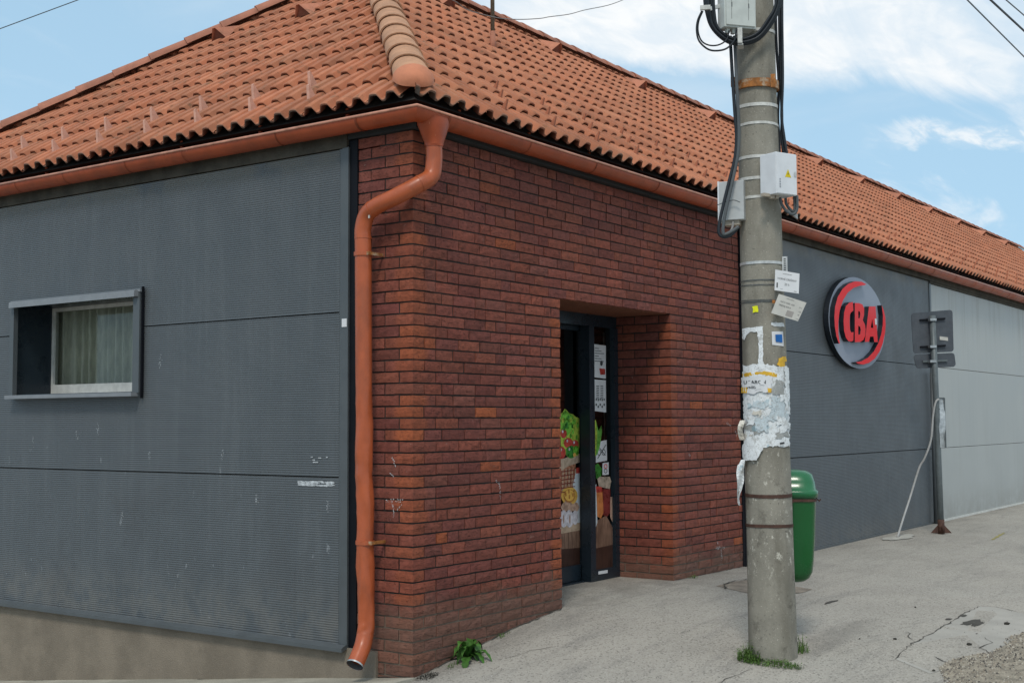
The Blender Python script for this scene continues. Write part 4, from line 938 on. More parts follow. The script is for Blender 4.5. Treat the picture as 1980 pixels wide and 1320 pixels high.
f.append(tuple(90*n+i for i in range(n))); mk('pole_shaft', v, f, M_pole, PO, smooth=True)
def band(py, h_, mt, nm, th=.003, par=PO, tiltz=0.):
    s_, z = psz(1470, py); v = []; f = []; n = 40
    for i in range(n):
        a = 2*math.pi*i/n
        for (e, dz) in ((0.0015, -h_/2), (th, -h_/2), (th, h_/2), (0.0015, h_/2)):
            zz = z+dz+tiltz*math.cos(a); v.append(pc(z)+Vector((0, 0, zz-z))+(DV*math.cos(a)+RT*math.sin(a))*(prad(z)*1.012+e))
    for i in range(n):
        for k in range(4): a0 = i*4+k; a1 = i*4+(k+1) % 4; b0 = ((i+1) % n)*4+k; b1 = ((i+1) % n)*4+(k+1) % 4; f.append((a0, a1, b1, b0))
    return mk(nm, v, f, mt, par, smooth=False)
M_bandw = mat('white painted strap', (.52, .52, .49), .55, .2, 30)
for py, h_, mt in ((200, .022, M_bandw), (238, .017, M_bandw), (301, .020, M_bandw), (342, .020, M_bandw), (380, .018, M_bandw), (55, .020, M_bandw), (1018, .020, M_rustd), (958, .022, M_rustd)):
    band(py, h_, mt, 'strap', tiltz=random.uniform(-.006, .006))
band(541, .006, M_cable2, 'tie_wire'); band(549, .005, M_cable2, 'tie_wire', tiltz=.005); band(583, .006, M_cable2, 'tie_wire'); band(578, .004, M_cable2, 'tie_wire', tiltz=.006)
band(507, .018, M_band, 'perforated_strap')
rc = band(159, .055, M_rust, 'rusty_clamp', .016)
m = MB(); p = atP(1490, 145, -.16); m.obox(p, RT*.03, -DV*.02, (0, 0, -.085)); p = atP(1419, 165, -.10); m.obox(p-RT*.02, RT*.035, DV*.05, (0, 0, .055)); m.mk('clamp_bolt', M_rust, PO)
p = psz(1428, 1005); 
# cables fixed along the pole
def cable(name, pts, r_, mt, dd, label, group=None, base=None, n=8):
    P = catmull([atP(q[0], q[1], q[2] if len(q) > 2 else dd) for q in pts], 6)
    v, f = tube(P, r_, n); return mk(name, v, f, mt, base=P[0], smooth=True, label=label, cat='cable', group=group)
g1 = 'black cables coiled and strapped on the utility pole'
LBS = ['outermost cable of the thick black bundle curving under the grey pole box']+['middle cable of the thick black bundle curving under the grey pole box']*4+['innermost cable of the thick black bundle curving under the grey pole box']
for k in range(6):
    o = k*3.1; j = random.uniform(-1, 1)
    cable('cable', [(1362+o*1.2, -45), (1362+o*1.15, 0), (1366+o, 25), (1374+o*.8+j, 50), (1390+o*.55, 70-o*.35), (1412+o*.4, 84-o*.6), (1440, 86-o*.7+j), (1468-o*.2, 76-o*.8), (1492-o*.5, 48-o*.6), (1508-o*.6, 12), (1513-o*.7, -30)], .0085, M_cable, -.20-.008*(k % 3), LBS[k], g1)
cable('cable', [(1357, 22), (1349, 40), (1347, 60), (1352, 80), (1368, 95), (1385, 98.5), (1405, 94), (1420, 78), (1424, 56)], .006, M_cable, -.24, 'outermost thin loop of black cable hanging left of the grey box')
cable('cable', [(1359, 22), (1351, 42), (1350, 62), (1357, 80), (1372, 88), (1390, 87), (1405, 77), (1410, 60)], .005, M_cable, -.23, 'inner thin loop of black cable hanging left of the grey box')
LL = ['outer black cable running down the left side of the pole', 'inner dark grey cable running down the left side of the pole']
for k, o in enumerate((0, 8)):
    cable('cable', [(1412+o, 70), (1414+o, 110), (1417+o*.9, 160), (1421+o*.8, 220), (1424+o*.6, 265), (1421+o*.6, 305), (1410+o*.8, 350), (1399+o*.9, 395), (1391+o, 432), (1391+o*.9, 452-o*.3), (1402, 458-o*.6), (1416, 452-o*.7), (1428, 438)], .0115, M_cable2 if k else M_cable, -.13-.01*k, LL[k], 'pair of cables down the left of the pole')
LR = ['cable closest to the pole of three entering the white box', 'middle cable of three entering the white box from above', 'outermost cable of three entering the white box from above']
for k, (a, b) in enumerate(((0, 0), (7, 3), (12, -1))):
    cable('cable', [(1500+a, -30), (1500+a, 40), (1502+a*.9, 100), (1506+a*.6, 160), (1504+a*.7+b, 225), (1506+a*.8, 262), (1507+a*1.2, 300)], .010, M_cable, .02-.02*k, LR[k], 'cables down the right of the pole')
# grey enclosure at the top
def enclosure(name, px, py, dd, azf, wdt, dpt, hgt, mt, label, extra=None, bw_=.004):
    """near-left front corner given; front face runs along azimuth azf (deg)"""
    a = Vector((math.cos(R(azf)), math.sin(R(azf)), 0)); d = Vector((-a.y, a.x, 0)); p = atP(px, py, dd); base = p-Vector((0, 0, hgt))
    t_ = thing(name, base, label, 'electrical box'); m = MB(); m.obox(base, a*wdt, d*dpt, (0, 0, hgt)); bevel(m.mk('box_body', mt, t_), bw_)
    return t_, base, a, d
t_, b_, a_, d_ = enclosure('electrical_box', 1400, -26, -.27, -38, .225, .10, .262, M_wht2, 'large grey plastic box at the top of the pole above the cable coil')
m = MB(); m.obox(b_+a_*.01-d_*.010+Vector((0, 0, .012)), a_*.205, d_*.010, (0, 0, .25)); bevel(m.mk('box_cover', M_wht2, t_), .003)
m = MB()
for q in (.045, .165): m.obox(b_+a_*q-d_*.0115+Vector((0, 0, .05)), a_*.0015, d_*.001, (0, 0, .14)); m.obox(b_+a_*q-d_*.0118+Vector((0, 0, .13)), a_*.006, d_*.001, (0, 0, .03))
m.mk('cover_groove', M_cable2, t_)
m = MB(); [m.obox(b_+a_*q+d_*.03+Vector((0, 0, -.03)), a_*.022, d_*.03, (0, 0, .032)) for q in (.03, .07, .12)]; m.mk('cable_gland', M_wht2, t_)
m = MB(); p = atP(1426, 55, -.25); m.obox(p, RT*.03, -DV*.012, (0, 0, -.10)); m.obox(p+Vector((0, 0, -.10)), RT*.035, DV*.10, (0, 0, -.01)); bevel(m.mk('cable_hook', M_bandw, PO), .002)
m = MB(); p = atP(1354, 21, -.24); m.obox(p, RT*.066, -DV*.02, (0, 0, .028)); m.mk('cable_clip', M_bandw, PO)
p0, p1 = atP(1370, 22, -.22), atP(1402, 12, -.20); m = MB(); m.obox(p0, p1-p0, DV*.01, (0, 0, .026)); m.mk('clip_arm', M_band, PO)
# white enclosure with warning triangle
t_, b_, a_, d_ = enclosure('electrical_box', 1500, 293, -.30, -22, .180, .145, .268, M_wht, 'white electrical box with yellow warning triangle on the right of the pole')
m = MB(); m.obox(b_-d_*.004+a_*.002+Vector((0, 0, .004)), a_*.176, d_*.004, (0, 0, .260)); bevel(m.mk('box_door', M_wht, t_), .0015)
def flat(name, o, a, up_, pts, mt, par, off): 
    n_ = a.cross(up_).normalized(); v = [o+a*p[0]+up_*p[1]+n_*off for p in pts]; return mk(name, v, [tuple(range(len(v)))], mt, par)
UP = Vector((0, 0, 1)); fo = b_-d_*.0055
flat('warning_triangle', fo+a_*.100+UP*.112, a_, UP, [(-.027, 0), (.027, 0), (0, .052)], M_neon if 0 else mat('warning yellow', (.72, .55, .01), .5), t_, .0)
flat('lightning_mark', fo+a_*.100+UP*.112, a_, UP, [(-.006, .008), (.006, .022), (.001, .022), (.004, .036), (-.006, .020), (0, .020)], M_ink, t_, .0006)
lk = [(.163+.013*math.cos(q*.5236), .135+.020*math.sin(q*.5236)) for q in range(12)]; flat('door_lock', fo, a_, UP, lk, MATS['galvanised strap'], t_, .0003)
m = MB()
for q in range(4): m.obox(fo+a_*.024+UP*(.040+.016*q), a_*.011, d_*.0004, (0, 0, .011))
m.mk('rating_label', mat('grey label print', (.30, .32, .35), .6), t_)
m = MB(); [m.obox(b_+a_*q+d_*.05+Vector((0, 0, -.022)), a_*.024, d_*.03, (0, 0, .022)) for q in (.01, .045)]; m.obox(b_+a_*-.05+d_*.06+Vector((0, 0, -.012)), a_*.06, d_*.03, (0, 0, .02)); m.mk('cable_gland', mat('beige gland', (.42, .37, .30), .6), t_)
for k, pts in enumerate(([(1508, 382), (1512, 396), (1522, 409), (1534, 414), (1541, 404), (1541, 378)], [(1519, 383), (1520, 393), (1527, 404), (1536, 408), (1536, 378)])):
    cable('cable', pts, .0095, M_cable2, -.19+.02*k, ('grey cable looping below the white box, the lower loop', 'grey cable looping below the white box, the upper loop')[k])
m = MB(); p = atP(1524, 408, -.10); m.obox(p, RT*.06+Vector((0, 0, -.055)), DV*.05, (0, 0, -.02)+0*Vector() if 0 else Vector((0, 0, .03))); m.mk('bracket_arm', M_band, PO)
# small grey-white box behind left
t_, b_, a_, d_ = enclosure('electrical_box', 1389, 352, -.06, -78, .165, .15, .255, mat('off white enclosure', (.44, .46, .46), .5, .08, 9), 'off-white electrical box on the left back side of the pole behind the cables')
m = MB(); m.obox(b_+a_*-.006+d_*-.002+Vector((0, 0, -.004)), a_*.010, d_*.155, (0, 0, .262)); m.mk('box_cover', M_wht, t_)
m = MB(); m.obox(b_+a_*.03+d_*.02+Vector((0, 0, -.03)), a_*.10, d_*.08, (0, 0, .03)); m.mk('cable_gland', MATS['beige gland'], t_)
cable('cable', [(1418, 428), (1415, 443), (1407, 455), (1398, 457)], .008, mat('pale grey sheath', (.30, .29, .28), .5), -.08, 'short pale grey cable under the off-white box left of the pole')
cable('tie_wire', [(1386, 397, -.10), (1402, 391, -.12), (1418, 387, -.13), (1431, 391, -.15)], .003, M_cable2, -.1, 'thin dark wire tying the off-white box to the pole')
# notices
def notice(px, pts, dd, mt, label, lines, tilt=0, size=.02, name='notice_sign'):
    P = [atP(a, b, dd) for a, b in pts]; base = P[3]; o = thing(name, base, label, 'notice'); n_ = -DV*.003
    v = [*P, *[p-n_ for p in P]]; mk('notice_board', v, [(3, 2, 1, 0), (4, 5, 6, 7), (0, 1, 5, 4), (1, 2, 6, 5), (2, 3, 7, 6), (3, 0, 4, 7)], mt, o)
    ax = (P[1]-P[0]); ay = (P[0]-P[3]); w_ = ax.length; h_ = ay.length; ax.normalize(); ay.normalize(); nn = ax.cross(ay); nn = nn if nn.dot(DV) < 0 else -nn
    m = MB()
    for tx, u, v_, s_ in lines:
        tv, tf = text_mesh(tx, s_); m.add([P[3]+ax*(u*w_+q[0]*.8)+ay*(v_*h_+q[1])+nn*.0008 for q in tv], tf)
    m.mk('lettering', M_ink, o); return o, P, ax, ay, nn, w_, h_
n1 = notice(0, [(1499, 521), (1546, 529), (1544.5, 567.5), (1497.5, 561)], -.17, M_card, 'white printed notice card hanging straight on the right edge of the pole',
       [('HORNÉ OREŠANY', .5, .60, .019), ('20 h', .5, .36, .022), ('DOLNÉ OREŠANY', .5, .86, .009), ('04/22', .85, .1, .010), ('mmmm', .28, .12, .007)])
m = MB(); o, P, ax, ay, nn, w_, h_ = n1; m.obox(P[3]+ax*.012+ay*.02+nn*.0008, ax*.008, ay*.032, nn*.0004); m.mk('crest_print', M_ink, o)
n2 = notice(0, [(1506, 568), (1559.5, 585), (1543, 621), (1491, 605)], -.19, M_card2, 'tilted grey notice card below the straight white one on the pole',
       [('SVÄTÁ OMŠA 10,00', .40, .68, .014), ('PREDAJ KOLA', .36, .50, .016), ('HORNÉ OREŠANY', .45, .90, .008), ('2+1', .88, .66, .015), ('120', .9, .46, .013), ('60', .9, .30, .013), ('mmm', .92, .1, .010)])
m = MB(); o, P, ax, ay, nn, w_, h_ = n2; m.obox(P[3]+ax*w_*.48+ay*.012+nn*.0008, ax*.045, ay*.038, nn*.0004); m.mk('grey_stamp', mat('grey print', (.30, .28, .26), .7), o)
m = MB(); p = atP(1512, 496, -.08); m.obox(p, RT*.034, DV*.004, (0, 0, -.105))
for q in range(7): pass
m.mk('perforated_bracket', M_band, PO); m = MB()
for q in range(8): m.obox(p+RT*.010-DV*.0012+Vector((0, 0, -.012-q*.012)), RT*.014, DV*.001, (0, 0, -.006))
m.mk('bracket_hole', M_ink, PO)
m = MB(); p = atP(1493, 580, -.17); m.obox(p, RT*.02, DV*.02, (0, 0, -.02)); m.mk('clamp_bolt', M_rust, PO)
# posters and stickers that follow the shaft
lay_n = [0]
def patch(name, pts, mt, label=None, group=None, par=None, jag=0., nz_=10, ex_=None, cat='poster'):
    """torn sheet glued round the shaft; outline in picture pixels turned into (s, z) on the pole"""
    lay_n[0] += 1; e = .0018+.0003*lay_n[0] if ex_ is None else ex_
    P = [psz(a, b) for a, b in pts]; out = []
    for (a, b) in zip(P, P[1:]+P[:1]):
        L = math.hypot((b[0]-a[0])*.14, b[1]-a[1]); k = max(1, int(L/.012))
        for i in range(k):
            t = i/k; out.append((a[0]+(b[0]-a[0])*t+random.uniform(-jag, jag)*.09, a[1]+(b[1]-a[1])*t+random.uniform(-jag, jag)*.012))
    bm = bmesh.new(); vs = [bm.verts.new((max(-.985, min(.985, s)), z, 0)) for s, z in out]; fc = bm.faces.new(vs); bmesh.ops.triangulate(bm, faces=[fc])
    for g_ in range(-9, 10): bmesh.ops.bisect_plane(bm, geom=bm.verts[:]+bm.edges[:]+bm.faces[:], plane_co=(g_/9.2, 0, 0), plane_no=(1, 0, 0))
    bm.verts.index_update(); v = []
    for q in bm.verts: v.append(on_pole(q.co.x, q.co.y, prad(q.co.y)*.012+e+.0035*max(0, noise.noise(Vector((q.co.x*4+lay_n[0], q.co.y*28, 1))))))
    f = [tuple(x.index for x in q.verts) for q in bm.faces]; bm.free()
    if par: return mk(name, v, f, mt, par)
    return mk(name, v, f, mt, base=v[0], label=label, cat=cat, group=group)
GP = 'layers of torn paper glued round the pole'
GL = 'torn white bill in the crumbling paper layers round the pole'
patch('torn_poster', [(1437, 633), (1475, 631), (1476, 712), (1467, 712), (1467, 660), (1464, 641), (1452, 641), (1446, 646), (1441, 655), (1437, 652)], M_paper, 'upper torn poster with only its white border left on the pole', jag=.25)
patch('torn_poster', [(1490, 623), (1514, 623), (1515, 630), (1500, 631), (1489, 629)], M_paper, 'small white paper strip above the blue sticker on the pole', jag=.3)
st = patch('blue_sticker', [(1491, 641), (1512, 640), (1513, 669), (1492, 667)], M_card, 'white sticker with a blue square on the right of the pole', cat='sticker')
patch('blue_square', [(1497, 647), (1509, 646), (1510, 662), (1498, 661)], M_blue, par=st, ex_=.0075)
patch('yellow_sticker', [(1456, 592), (1466, 591), (1467, 603), (1457, 604)], M_neon, 'small neon yellow sticker on the pole under the tie wires', cat='sticker', jag=.2)
patch('tape_remnant', [(1503, 692), (1516, 690), (1518, 712), (1508, 713), (1502, 704)], M_yel, 'yellow tape scrap at the right edge of the pole', cat='tape', jag=.6)
M_pap = [M_paper, mat('bluish torn paper', (.50, .57, .60), .85, .08, 20, hook=paper_hook), mat('cream torn paper', (.60, .57, .50), .85, .1, 20, hook=paper_hook), mat('greyed torn paper', (.33, .34, .33), .9, .15, 18, hook=paper_hook)]
patch('torn_poster', [(1437, 706), (1475, 703), (1505, 709), (1520, 706), (1522, 770), (1525, 862), (1480, 864), (1462, 862), (1441, 868), (1439, 760)], M_paper, 'largest torn white bill under all the other paper layers on the pole', jag=.7)
patch('tape_remnant', [(1438, 721), (1478, 718), (1500, 723), (1500, 729), (1470, 724), (1438, 727)], M_yel, 'long yellow tape strip across the top of the poster layers', cat='tape', jag=.35)
rp = random.Random(21)
for i in range(26):
    mi_ = rp.choice((0, 0, 0, 1, 1, 2, 3)); cx, cy = rp.uniform(1446, 1514), rp.uniform(760, 850); w2, h2 = rp.uniform(5, 13), rp.uniform(4, 12); k_ = rp.uniform(-4, 4)
    patch('torn_poster', [(max(1439, cx-w2), cy-h2+k_), (min(1521, cx+w2), cy-h2-k_), (min(1524, cx+w2+k_), cy+h2-k_), (max(1440, cx-w2+k_), cy+h2+k_)], M_pap[mi_], 'torn %s paper scrap in the poster layers, %s and %s on the pole' % (('white', 'bluish', 'cream', 'dirty grey')[mi_], 'high' if cy < 790 else 'mid-height' if cy < 822 else 'low', 'left' if cx < 1466 else 'centre' if cx < 1492 else 'right'), GP, jag=.9)
patch('torn_poster', [(1496, 733), (1511, 735), (1511, 765), (1493, 762)], M_pap[3], 'grey torn gap of old paper right of the lettered bill', jag=.9)
patch('torn_poster', [(1512, 708), (1521, 710), (1523, 800), (1514, 800)], M_paper, 'narrow white paper strip along the right edge of the pole', jag=.5)
TOPX = .0018+.0003*(lay_n[0]+1)
pu = patch('torn_poster', [(1438, 729), (1491, 727), (1489, 760), (1470, 756), (1462, 762), (1440, 758)], M_card, 'white bill with black hand lettering and yellow tape corners', jag=.25)
patch('tape_corner', [(1437, 748), (1449, 748), (1449, 759), (1438, 759)], M_yel, par=pu, ex_=TOPX+.0012, jag=.2); patch('tape_corner', [(1480, 750), (1490, 751), (1489, 760), (1480, 759)], M_yel, par=pu, ex_=TOPX+.0012, jag=.2)
def pole_text(tx, px, py, size, par, ex_=.0090, bold=True):
    tv, tf = text_mesh(tx, size, bold); s0, z0_ = psz(px, py)
    mk('lettering', [on_pole(s0+q[0]/.142, z0_+q[1], prad(z0_)*.012+TOPX+.0024) for q in tv], tf, M_ink, par)
pole_text('UGARON', 1462, 739, .030, pu); pole_text('PRED', 1457, 749, .022, pu)
for a, b in ((1468, 748), (1473, 740), (1452, 743), (1480, 752)): patch('torn_scrap', [(a-3, b-5), (a+3, b-6), (a+5, b+5), (a-4, b+6)], M_card, par=pu, ex_=TOPX+.0030, jag=.6)
patch('torn_poster', [(1504, 855), (1512, 854), (1512, 858), (1504, 859)], M_ink, 'small black print scrap at the lower right of the posters', jag=.1)
patch('torn_poster', [(1448, 846), (1465, 842), (1477, 866), (1466, 889), (1450, 890), (1438, 885), (1440, 868)], M_paper, 'pale bill peeling off below the poster layers on the pole', jag=.3)
# strip of paper hanging loose on the left edge
v = []; f = []
for i in range(15):
    t = i/14; py = 888+t*88; w_ = 11*(1-t)**.4*math.sin(math.pi*min(1, t*1.05+.12))+3
    xc = 1437-8*math.sin(t*2.2)-2*math.sin(t*9)
    for q in (-1, -.3, .4, 1): v.append(atP(xc+w_*q*.6, py+random.uniform(-2, 2), -.03-.02*math.sin(t*7+q*2)-.015*abs(q)))
for i in range(14):
    for k in range(3): f.append((4*i+k, 4*i+k+1, 4*i+k+5, 4*i+k+4))
mk('paper_flap', v, f, M_paper, base=v[0], label='crumpled strip of paper hanging loose from the left edge of the pole', cat='paper')
v = []; f = []
for i in range(7):
    t = i/6; py = 812+t*38; xc = 1436-5*math.sin(t*3)
    for q in (-1, 0, 1): v.append(atP(xc+5*q, py+random.uniform(-2, 2), -.05-.02*math.sin(t*5+q)))
for i in range(6):
    for k in range(2): f.append((3*i+k, 3*i+k+1, 3*i+k+4, 3*i+k+3))
mk('paper_flap', v, f, M_pap[2], base=v[0], label='curled paper scrap at the left edge of the poster layers', cat='paper')

# ================================================================== LITTER BIN
bc = Vector((1.575, -1.962, 0)); BN = thing('litter_bin', (bc.x, bc.y, .48), 'green plastic litter bin with domed lid strapped behind the concrete pole', 'litter bin')
bx = RT; by = DV
def sec(z, hw, hd_, e=.55, n=36, sh=0., cen=bc):
    out = []
    for i in range(n):
        a = 2*math.pi*i/n+.13; ca, sa = math.cos(a), math.sin(a)
        out.append(cen+bx*(hw*math.copysign(abs(ca)**e, ca)+sh)+by*hd_*math.copysign(abs(sa)**e, sa)+Vector((0, 0, z)))
    return out
def loft(rows, n=36, capb=True, capt=False):
    v = [q for r_ in rows for q in r_]; f = []
    for k in range(len(rows)-1):
        for i in range(n): f.append((k*n+i, k*n+(i+1) % n, (k+1)*n+(i+1) % n, (k+1)*n+i))
    if capb: f.append(tuple(range(n))[::-1])
    if capt: f.append(tuple((len(rows)-1)*n+i for i in range(n)))
    return v, f
bz = lambda py: atP(1560, py, .15).z
zb0, zb1, zb2 = bz(1127), bz(960), bz(911)
rows = [sec(zb0, .060, .05, .7), sec(zb0+.008, .090, .07, .68), sec(zb0+.03, .118, .095, .64), sec(zb0+.07, .138, .115, .6), sec(zb0+.15, .146, .128), sec(zb0+.32, .158, .140), sec(zb1, .168, .150)]
bo_ = mk('bin_body', *loft(rows), M_green, BN, smooth=True)
rows = [sec(zb1-.005, .170, .152), sec(zb1-.005, .180, .162), sec(zb1+.035, .182, .164), sec(zb1+.042, .176, .158), sec(zb1+.045, .168, .150), sec(zb1+.10, .160, .140), sec(zb1+.145, .145, .12, .62), sec(zb1+.168, .11, .09, .7), sec(zb1+.176, .05, .04, .8)]
mk('bin_lid', *loft(rows, capt=True), M_greenl, BN, smooth=True)
rows = [sec(zb1-.030, .1695, .1515), sec(zb1-.030, .174, .156), sec(zb1-.012, .174, .156), sec(zb1-.012, .1695, .1515)]
mk('bin_strap', *loft(rows, capb=False), M_rustd, BN)
v, f = tube(catmull([bc+bx*.173+by*.02+Vector((0, 0, zb1-.02)), bc+bx*.189+Vector((0, 0, zb1-.028)), bc+bx*.198-by*.01+Vector((0, 0, zb1-.02)), bc+bx*.186-by*.02+Vector((0, 0, zb1-.035))]), .004); mk('strap_wire', v, f, M_rustd, BN)
m = MB(); m.obox(bc-by*.17-bx*.02+Vector((0, 0, zb1-.03)), by*-.06, bx*.04, (0, 0, .02)); m.mk('bin_bracket', M_rustd, BN)
m = MB(); p = atP(1437, 960, .0); m.obox(p-RT*.004, RT*.012, DV*.02, Vector((0, 0, atP(1437, 1092, 0).z-p.z))); mk('cable_conduit', m.v, m.f, M_black, base=p, label='thin black vertical conduit at the left back edge of the pole', cat='conduit')

# ================================================================== SIGN POST ON THE RIGHT
gp = onplane(1820, 1030, (0, 0, 1), .218)
SP = thing('sign_post', tuple(gp), 'leaning grey steel post with two traffic signs seen from behind', 'sign post')
vc = _v.x*gp.x+_v.y*gp.y
def atS(px, py, dd=0): return onplane(px, py, (_v.x, _v.y, 0), vc+dd)
v, f = tube([gp+Vector((0, 0, -.05)), atS(1815, 900), atS(1809, 750), atS(1803, 610)], .038, 16); mk('post', v, f, M_steel, SP, smooth=True)
v, f = tube([gp+Vector((0, 0, -.02)), gp+Vector((0, 0, .17))], .042, 14); mk('post_foot', v, f, M_rustd, SP, smooth=True)
m = MB()
for q in range(4):
    a = q*1.57+.5; m.add([gp+Vector((.04*math.cos(a), .04*math.sin(a), .10)), gp+Vector((.13*math.cos(a), .13*math.sin(a), .0)), gp+Vector((.04*math.cos(a+.3), .04*math.sin(a+.3), .0)), gp+Vector((.04*math.cos(a-.3), .04*math.sin(a-.3), .0))], [(0, 1, 2), (0, 3, 1), (0, 2, 3)])
m.mk('foot_gusset', M_rustd, SP)
def rr_plate(name, px0, py0, px1, py1, rad, dd, mt, tiltpx=(0, 0)):
    c0 = [(px0, py0), (px1, py0+tiltpx[0]), (px1+2, py1+tiltpx[1]), (px0+4, py1)]; pts = []
    cen = [(px0+rad, py0+rad, math.pi, 1.5*math.pi), (px1-rad, py0+rad+tiltpx[0], 1.5*math.pi, 2*math.pi), (px1+2-rad, py1-rad+tiltpx[1], 0, .5*math.pi), (px0+4+rad, py1-rad, .5*math.pi, math.pi)]
    for cx, cy, a0, a1 in cen:
        for i in range(6): a = a0+(a1-a0)*i/5; pts.append((cx+rad*math.cos(a), cy+rad*math.sin(a)))
    fr = [atS(a, b, dd) for a, b in pts]; bk = [p+Vector((_v.x, _v.y, 0))*.012 for p in fr]; n = len(fr)
    f = [tuple(range(n)), tuple(range(n, 2*n))[::-1]]+[(i, (i+1) % n, n+(i+1) % n, n+i) for i in range(n)]
    return mk(name, fr+bk, f, mt, SP)
rr_plate('sign_plate', 1762, 605, 1842, 683, 6, .075, M_sback, (-6, -3)); rr_plate('sign_plate', 1767, 685, 1846, 712, 6, .075, M_sback, (-3, -3))
vm_ = Vector((_v.x, _v.y, 0)).normalized()
for x0, y0_, x1, y1_, mt in ((1779, 617, 1828, 614, M_black), (1780, 669, 1829, 666, M_black), (1785, 697, 1832, 695, M_steel)):
    p, q = atS(x0, y0_, .045), atS(x1, y1_, .045); m = MB(); m.obox(p, q-p, vm_*.03, (0, 0, -.022)); m.mk('sign_rail', mt, SP)
    p, q = atS(1799, (y0_+y1_)/2, -.05), atS(1811, (y0_+y1_)/2, -.05); m = MB(); m.obox(p, q-p, vm_*.09, (0, 0, -.03)); m.mk('post_bracket', M_alu, SP)
p, q = atS(1817, 650, .068), atS(1833, 652, .068); m = MB(); m.obox(p, q-p, vm_*.004, Vector((0, 0, -.045))); m.mk('sign_sticker', M_card2, SP)
rr_ = [atS(a, b, -.02) for a, b in ((1814, 768), (1826, 770), (1829, 866), (1818, 864))]
n_ = vm_*.22; v = rr_+[p+n_ for p in rr_]
m = MB(); v = []
ed = [(1813, 769), (1827, 769), (1830, 865), (1817, 866)]
P = [atS(a, b, -.03) for a, b in ed]; Q = [p+vm_*.015 for p in P]
ns = thing('side_sign', tuple(P[3]), 'narrow scratched metal sign plate turned edge-on, wired to the grey sign post', 'sign')
fr = []; nn_ = 12; v = []; f = []
for i in range(nn_+1):
    t = i/nn_
    for k in range(3):
        s = k/2; a = P[0].lerp(P[3], t); b = P[1].lerp(P[2], t); v.append(a.lerp(b, s)+vm_*(.02*math.sin(t*6+s*2)+.02*s))
for i in range(nn_):
    for k in range(2): f.append((3*i+k, 3*i+k+1, 3*i+k+4, 3*i+k+3))
mk('plate', v, f, M_alu, ns, smooth=True)
v, f = tube([P[1]+vm_*.02, P[2]+vm_*.02], .009, 8); mk('plate_rim', v, f, M_steel, ns)
v, f = tube([P[0]+vm_*.02, P[1]+vm_*.02], .007, 8); mk('plate_rim', v, f, M_steel, ns)
for py in (790, 848):
    p, q = atS(1806, py, -.0), atS(1817, py, -.03); v, f = tube(catmull([p, p.lerp(q, .5)+Vector((0, 0, -.03)), q]), .006); mk('tie_wire', v, f, M_cable2, ns)
P = catmull([atS(1815, 771, -.05), atS(1809, 778, -.06), atS(1804, 805, -.06), atS(1800, 850, -.06), atS(1788, 885, -.03), atS(1777, 905, -.01)]+[onplane(1760, 960, (0, 1, 0), -.24), onplane(1747, 1000, (0, 1, 0), -.26), Vector((8.79, -.28, .225))], 6)
v, f = tube(P, .013, 8); mk('loose_cable', v, f, M_rope, base=P[-1], smooth=True, label='pale cable rising from the mortar spill to the sign post', cat='cable')
# second slim post / downspout against the panel joint
p = atY(1800, 700, -.06); v, f = tube([Vector((11.10, -.05, .2)), Vector((11.08, -.05, 2.28))], .03, 12); mk('wall_conduit', v, f, M_trim, base=(11.1, -.05, .2), smooth=True, label='thin dark grey pipe standing at the joint of dark and light panels', cat='pipe')

# ================================================================== ROOF MAST AND WIRES
mb = Vector((3.62, 1.97, 5.33))
MA = thing('roof_mast', tuple(mb), 'slim grey metal mast rising through the orange roof tiles', 'mast')
v, f = tube([mb+Vector((0, 0, .18)), mb+Vector((0, 0, 2.4))], .021, 12); mk('mast_tube', v, f, mat('olive grey tube', (.17, .155, .115), .5, .2, 8), MA, smooth=True)
v, f = tube([mb+Vector((0, 0, -.05)), mb+Vector((0, 0, .20))], .030, 12, True, lambda t, i: .034-.008*t); mk('mast_boot', v, f, M_ridge, MA, smooth=True)
m = MB(); e1, e2, e3 = Vector((1, 0, 0)), Vector((0, CS, SN)), Vector((0, -SN, CS)); o_ = mb-e1*.16-e2*.16+e3*.03
def wave_sheet(name, o_, w_, h_, mt, par):
    v = []; f = []
    for j in range(3):
        for i in range(13): v.append(o_+e1*(w_*i/12)+e2*(h_*j/2)+e3*(.006*math.sin(i*1.9)))
    for j in range(2):
        for i in range(12): a = j*13+i; f.append((a, a+1, a+14, a+13))
    return mk(name, v, f, mt, par, smooth=True)
wave_sheet('lead_flashing', mb-e1*.17-e2*.14+e3*.035, .34, .10, mat('lead flashing', (.30, .27, .24), .6, .2, 12), MA)
wp = [(865, -4), (885, 6), (905, 20), (953, 33), (980, 37), (1010, 38), (1045, 36), (1062, 33), (1100, 28), (1130, 20), (1170, 12), (1190, 6), (1215, -4)]
P = catmull([atY(a, b, 1.93) for a, b in wp], 4); v, f = tube(P, .0045, 6); mk('slack_wire', v, f, mat('old grey wire', (.20, .20, .19), .5), base=P[0], label='thin slack wire crossing in front of the roof mast', cat='wire')
for k, (a, b, lb) in enumerate((((1870, 0), (1980, 110), 'lowest of the three overhead wires in the upper right sky'), ((1915, 0), (1980, 60), 'middle one of the three overhead wires in the upper right sky'), ((1945, 0), (1980, 30), 'highest of the three overhead wires in the upper right sky'))):
    p, q = atY(*a, -1.95), atY(*b, -1.95); d = (q-p).normalized(); P = [p-d*14, p, q, q+d*30]; v, f = tube(P, (.008, .013, .008)[k], 6)
    mk('overhead_wire', v, f, M_cable if k == 1 else M_cable2, base=P[0], label=lb, cat='wire', group='overhead wires running along the street')
p, q = atS(0, 56, 16), atS(157, -2, 16); d = (q-p); P = [p-d*1.5, p, q, q+d*2]; v, f = tube(P, .012, 6); mk('overhead_wire', v, f, M_cable2, base=P[0], label='single overhead wire in the upper left corner of the sky', cat='wire')
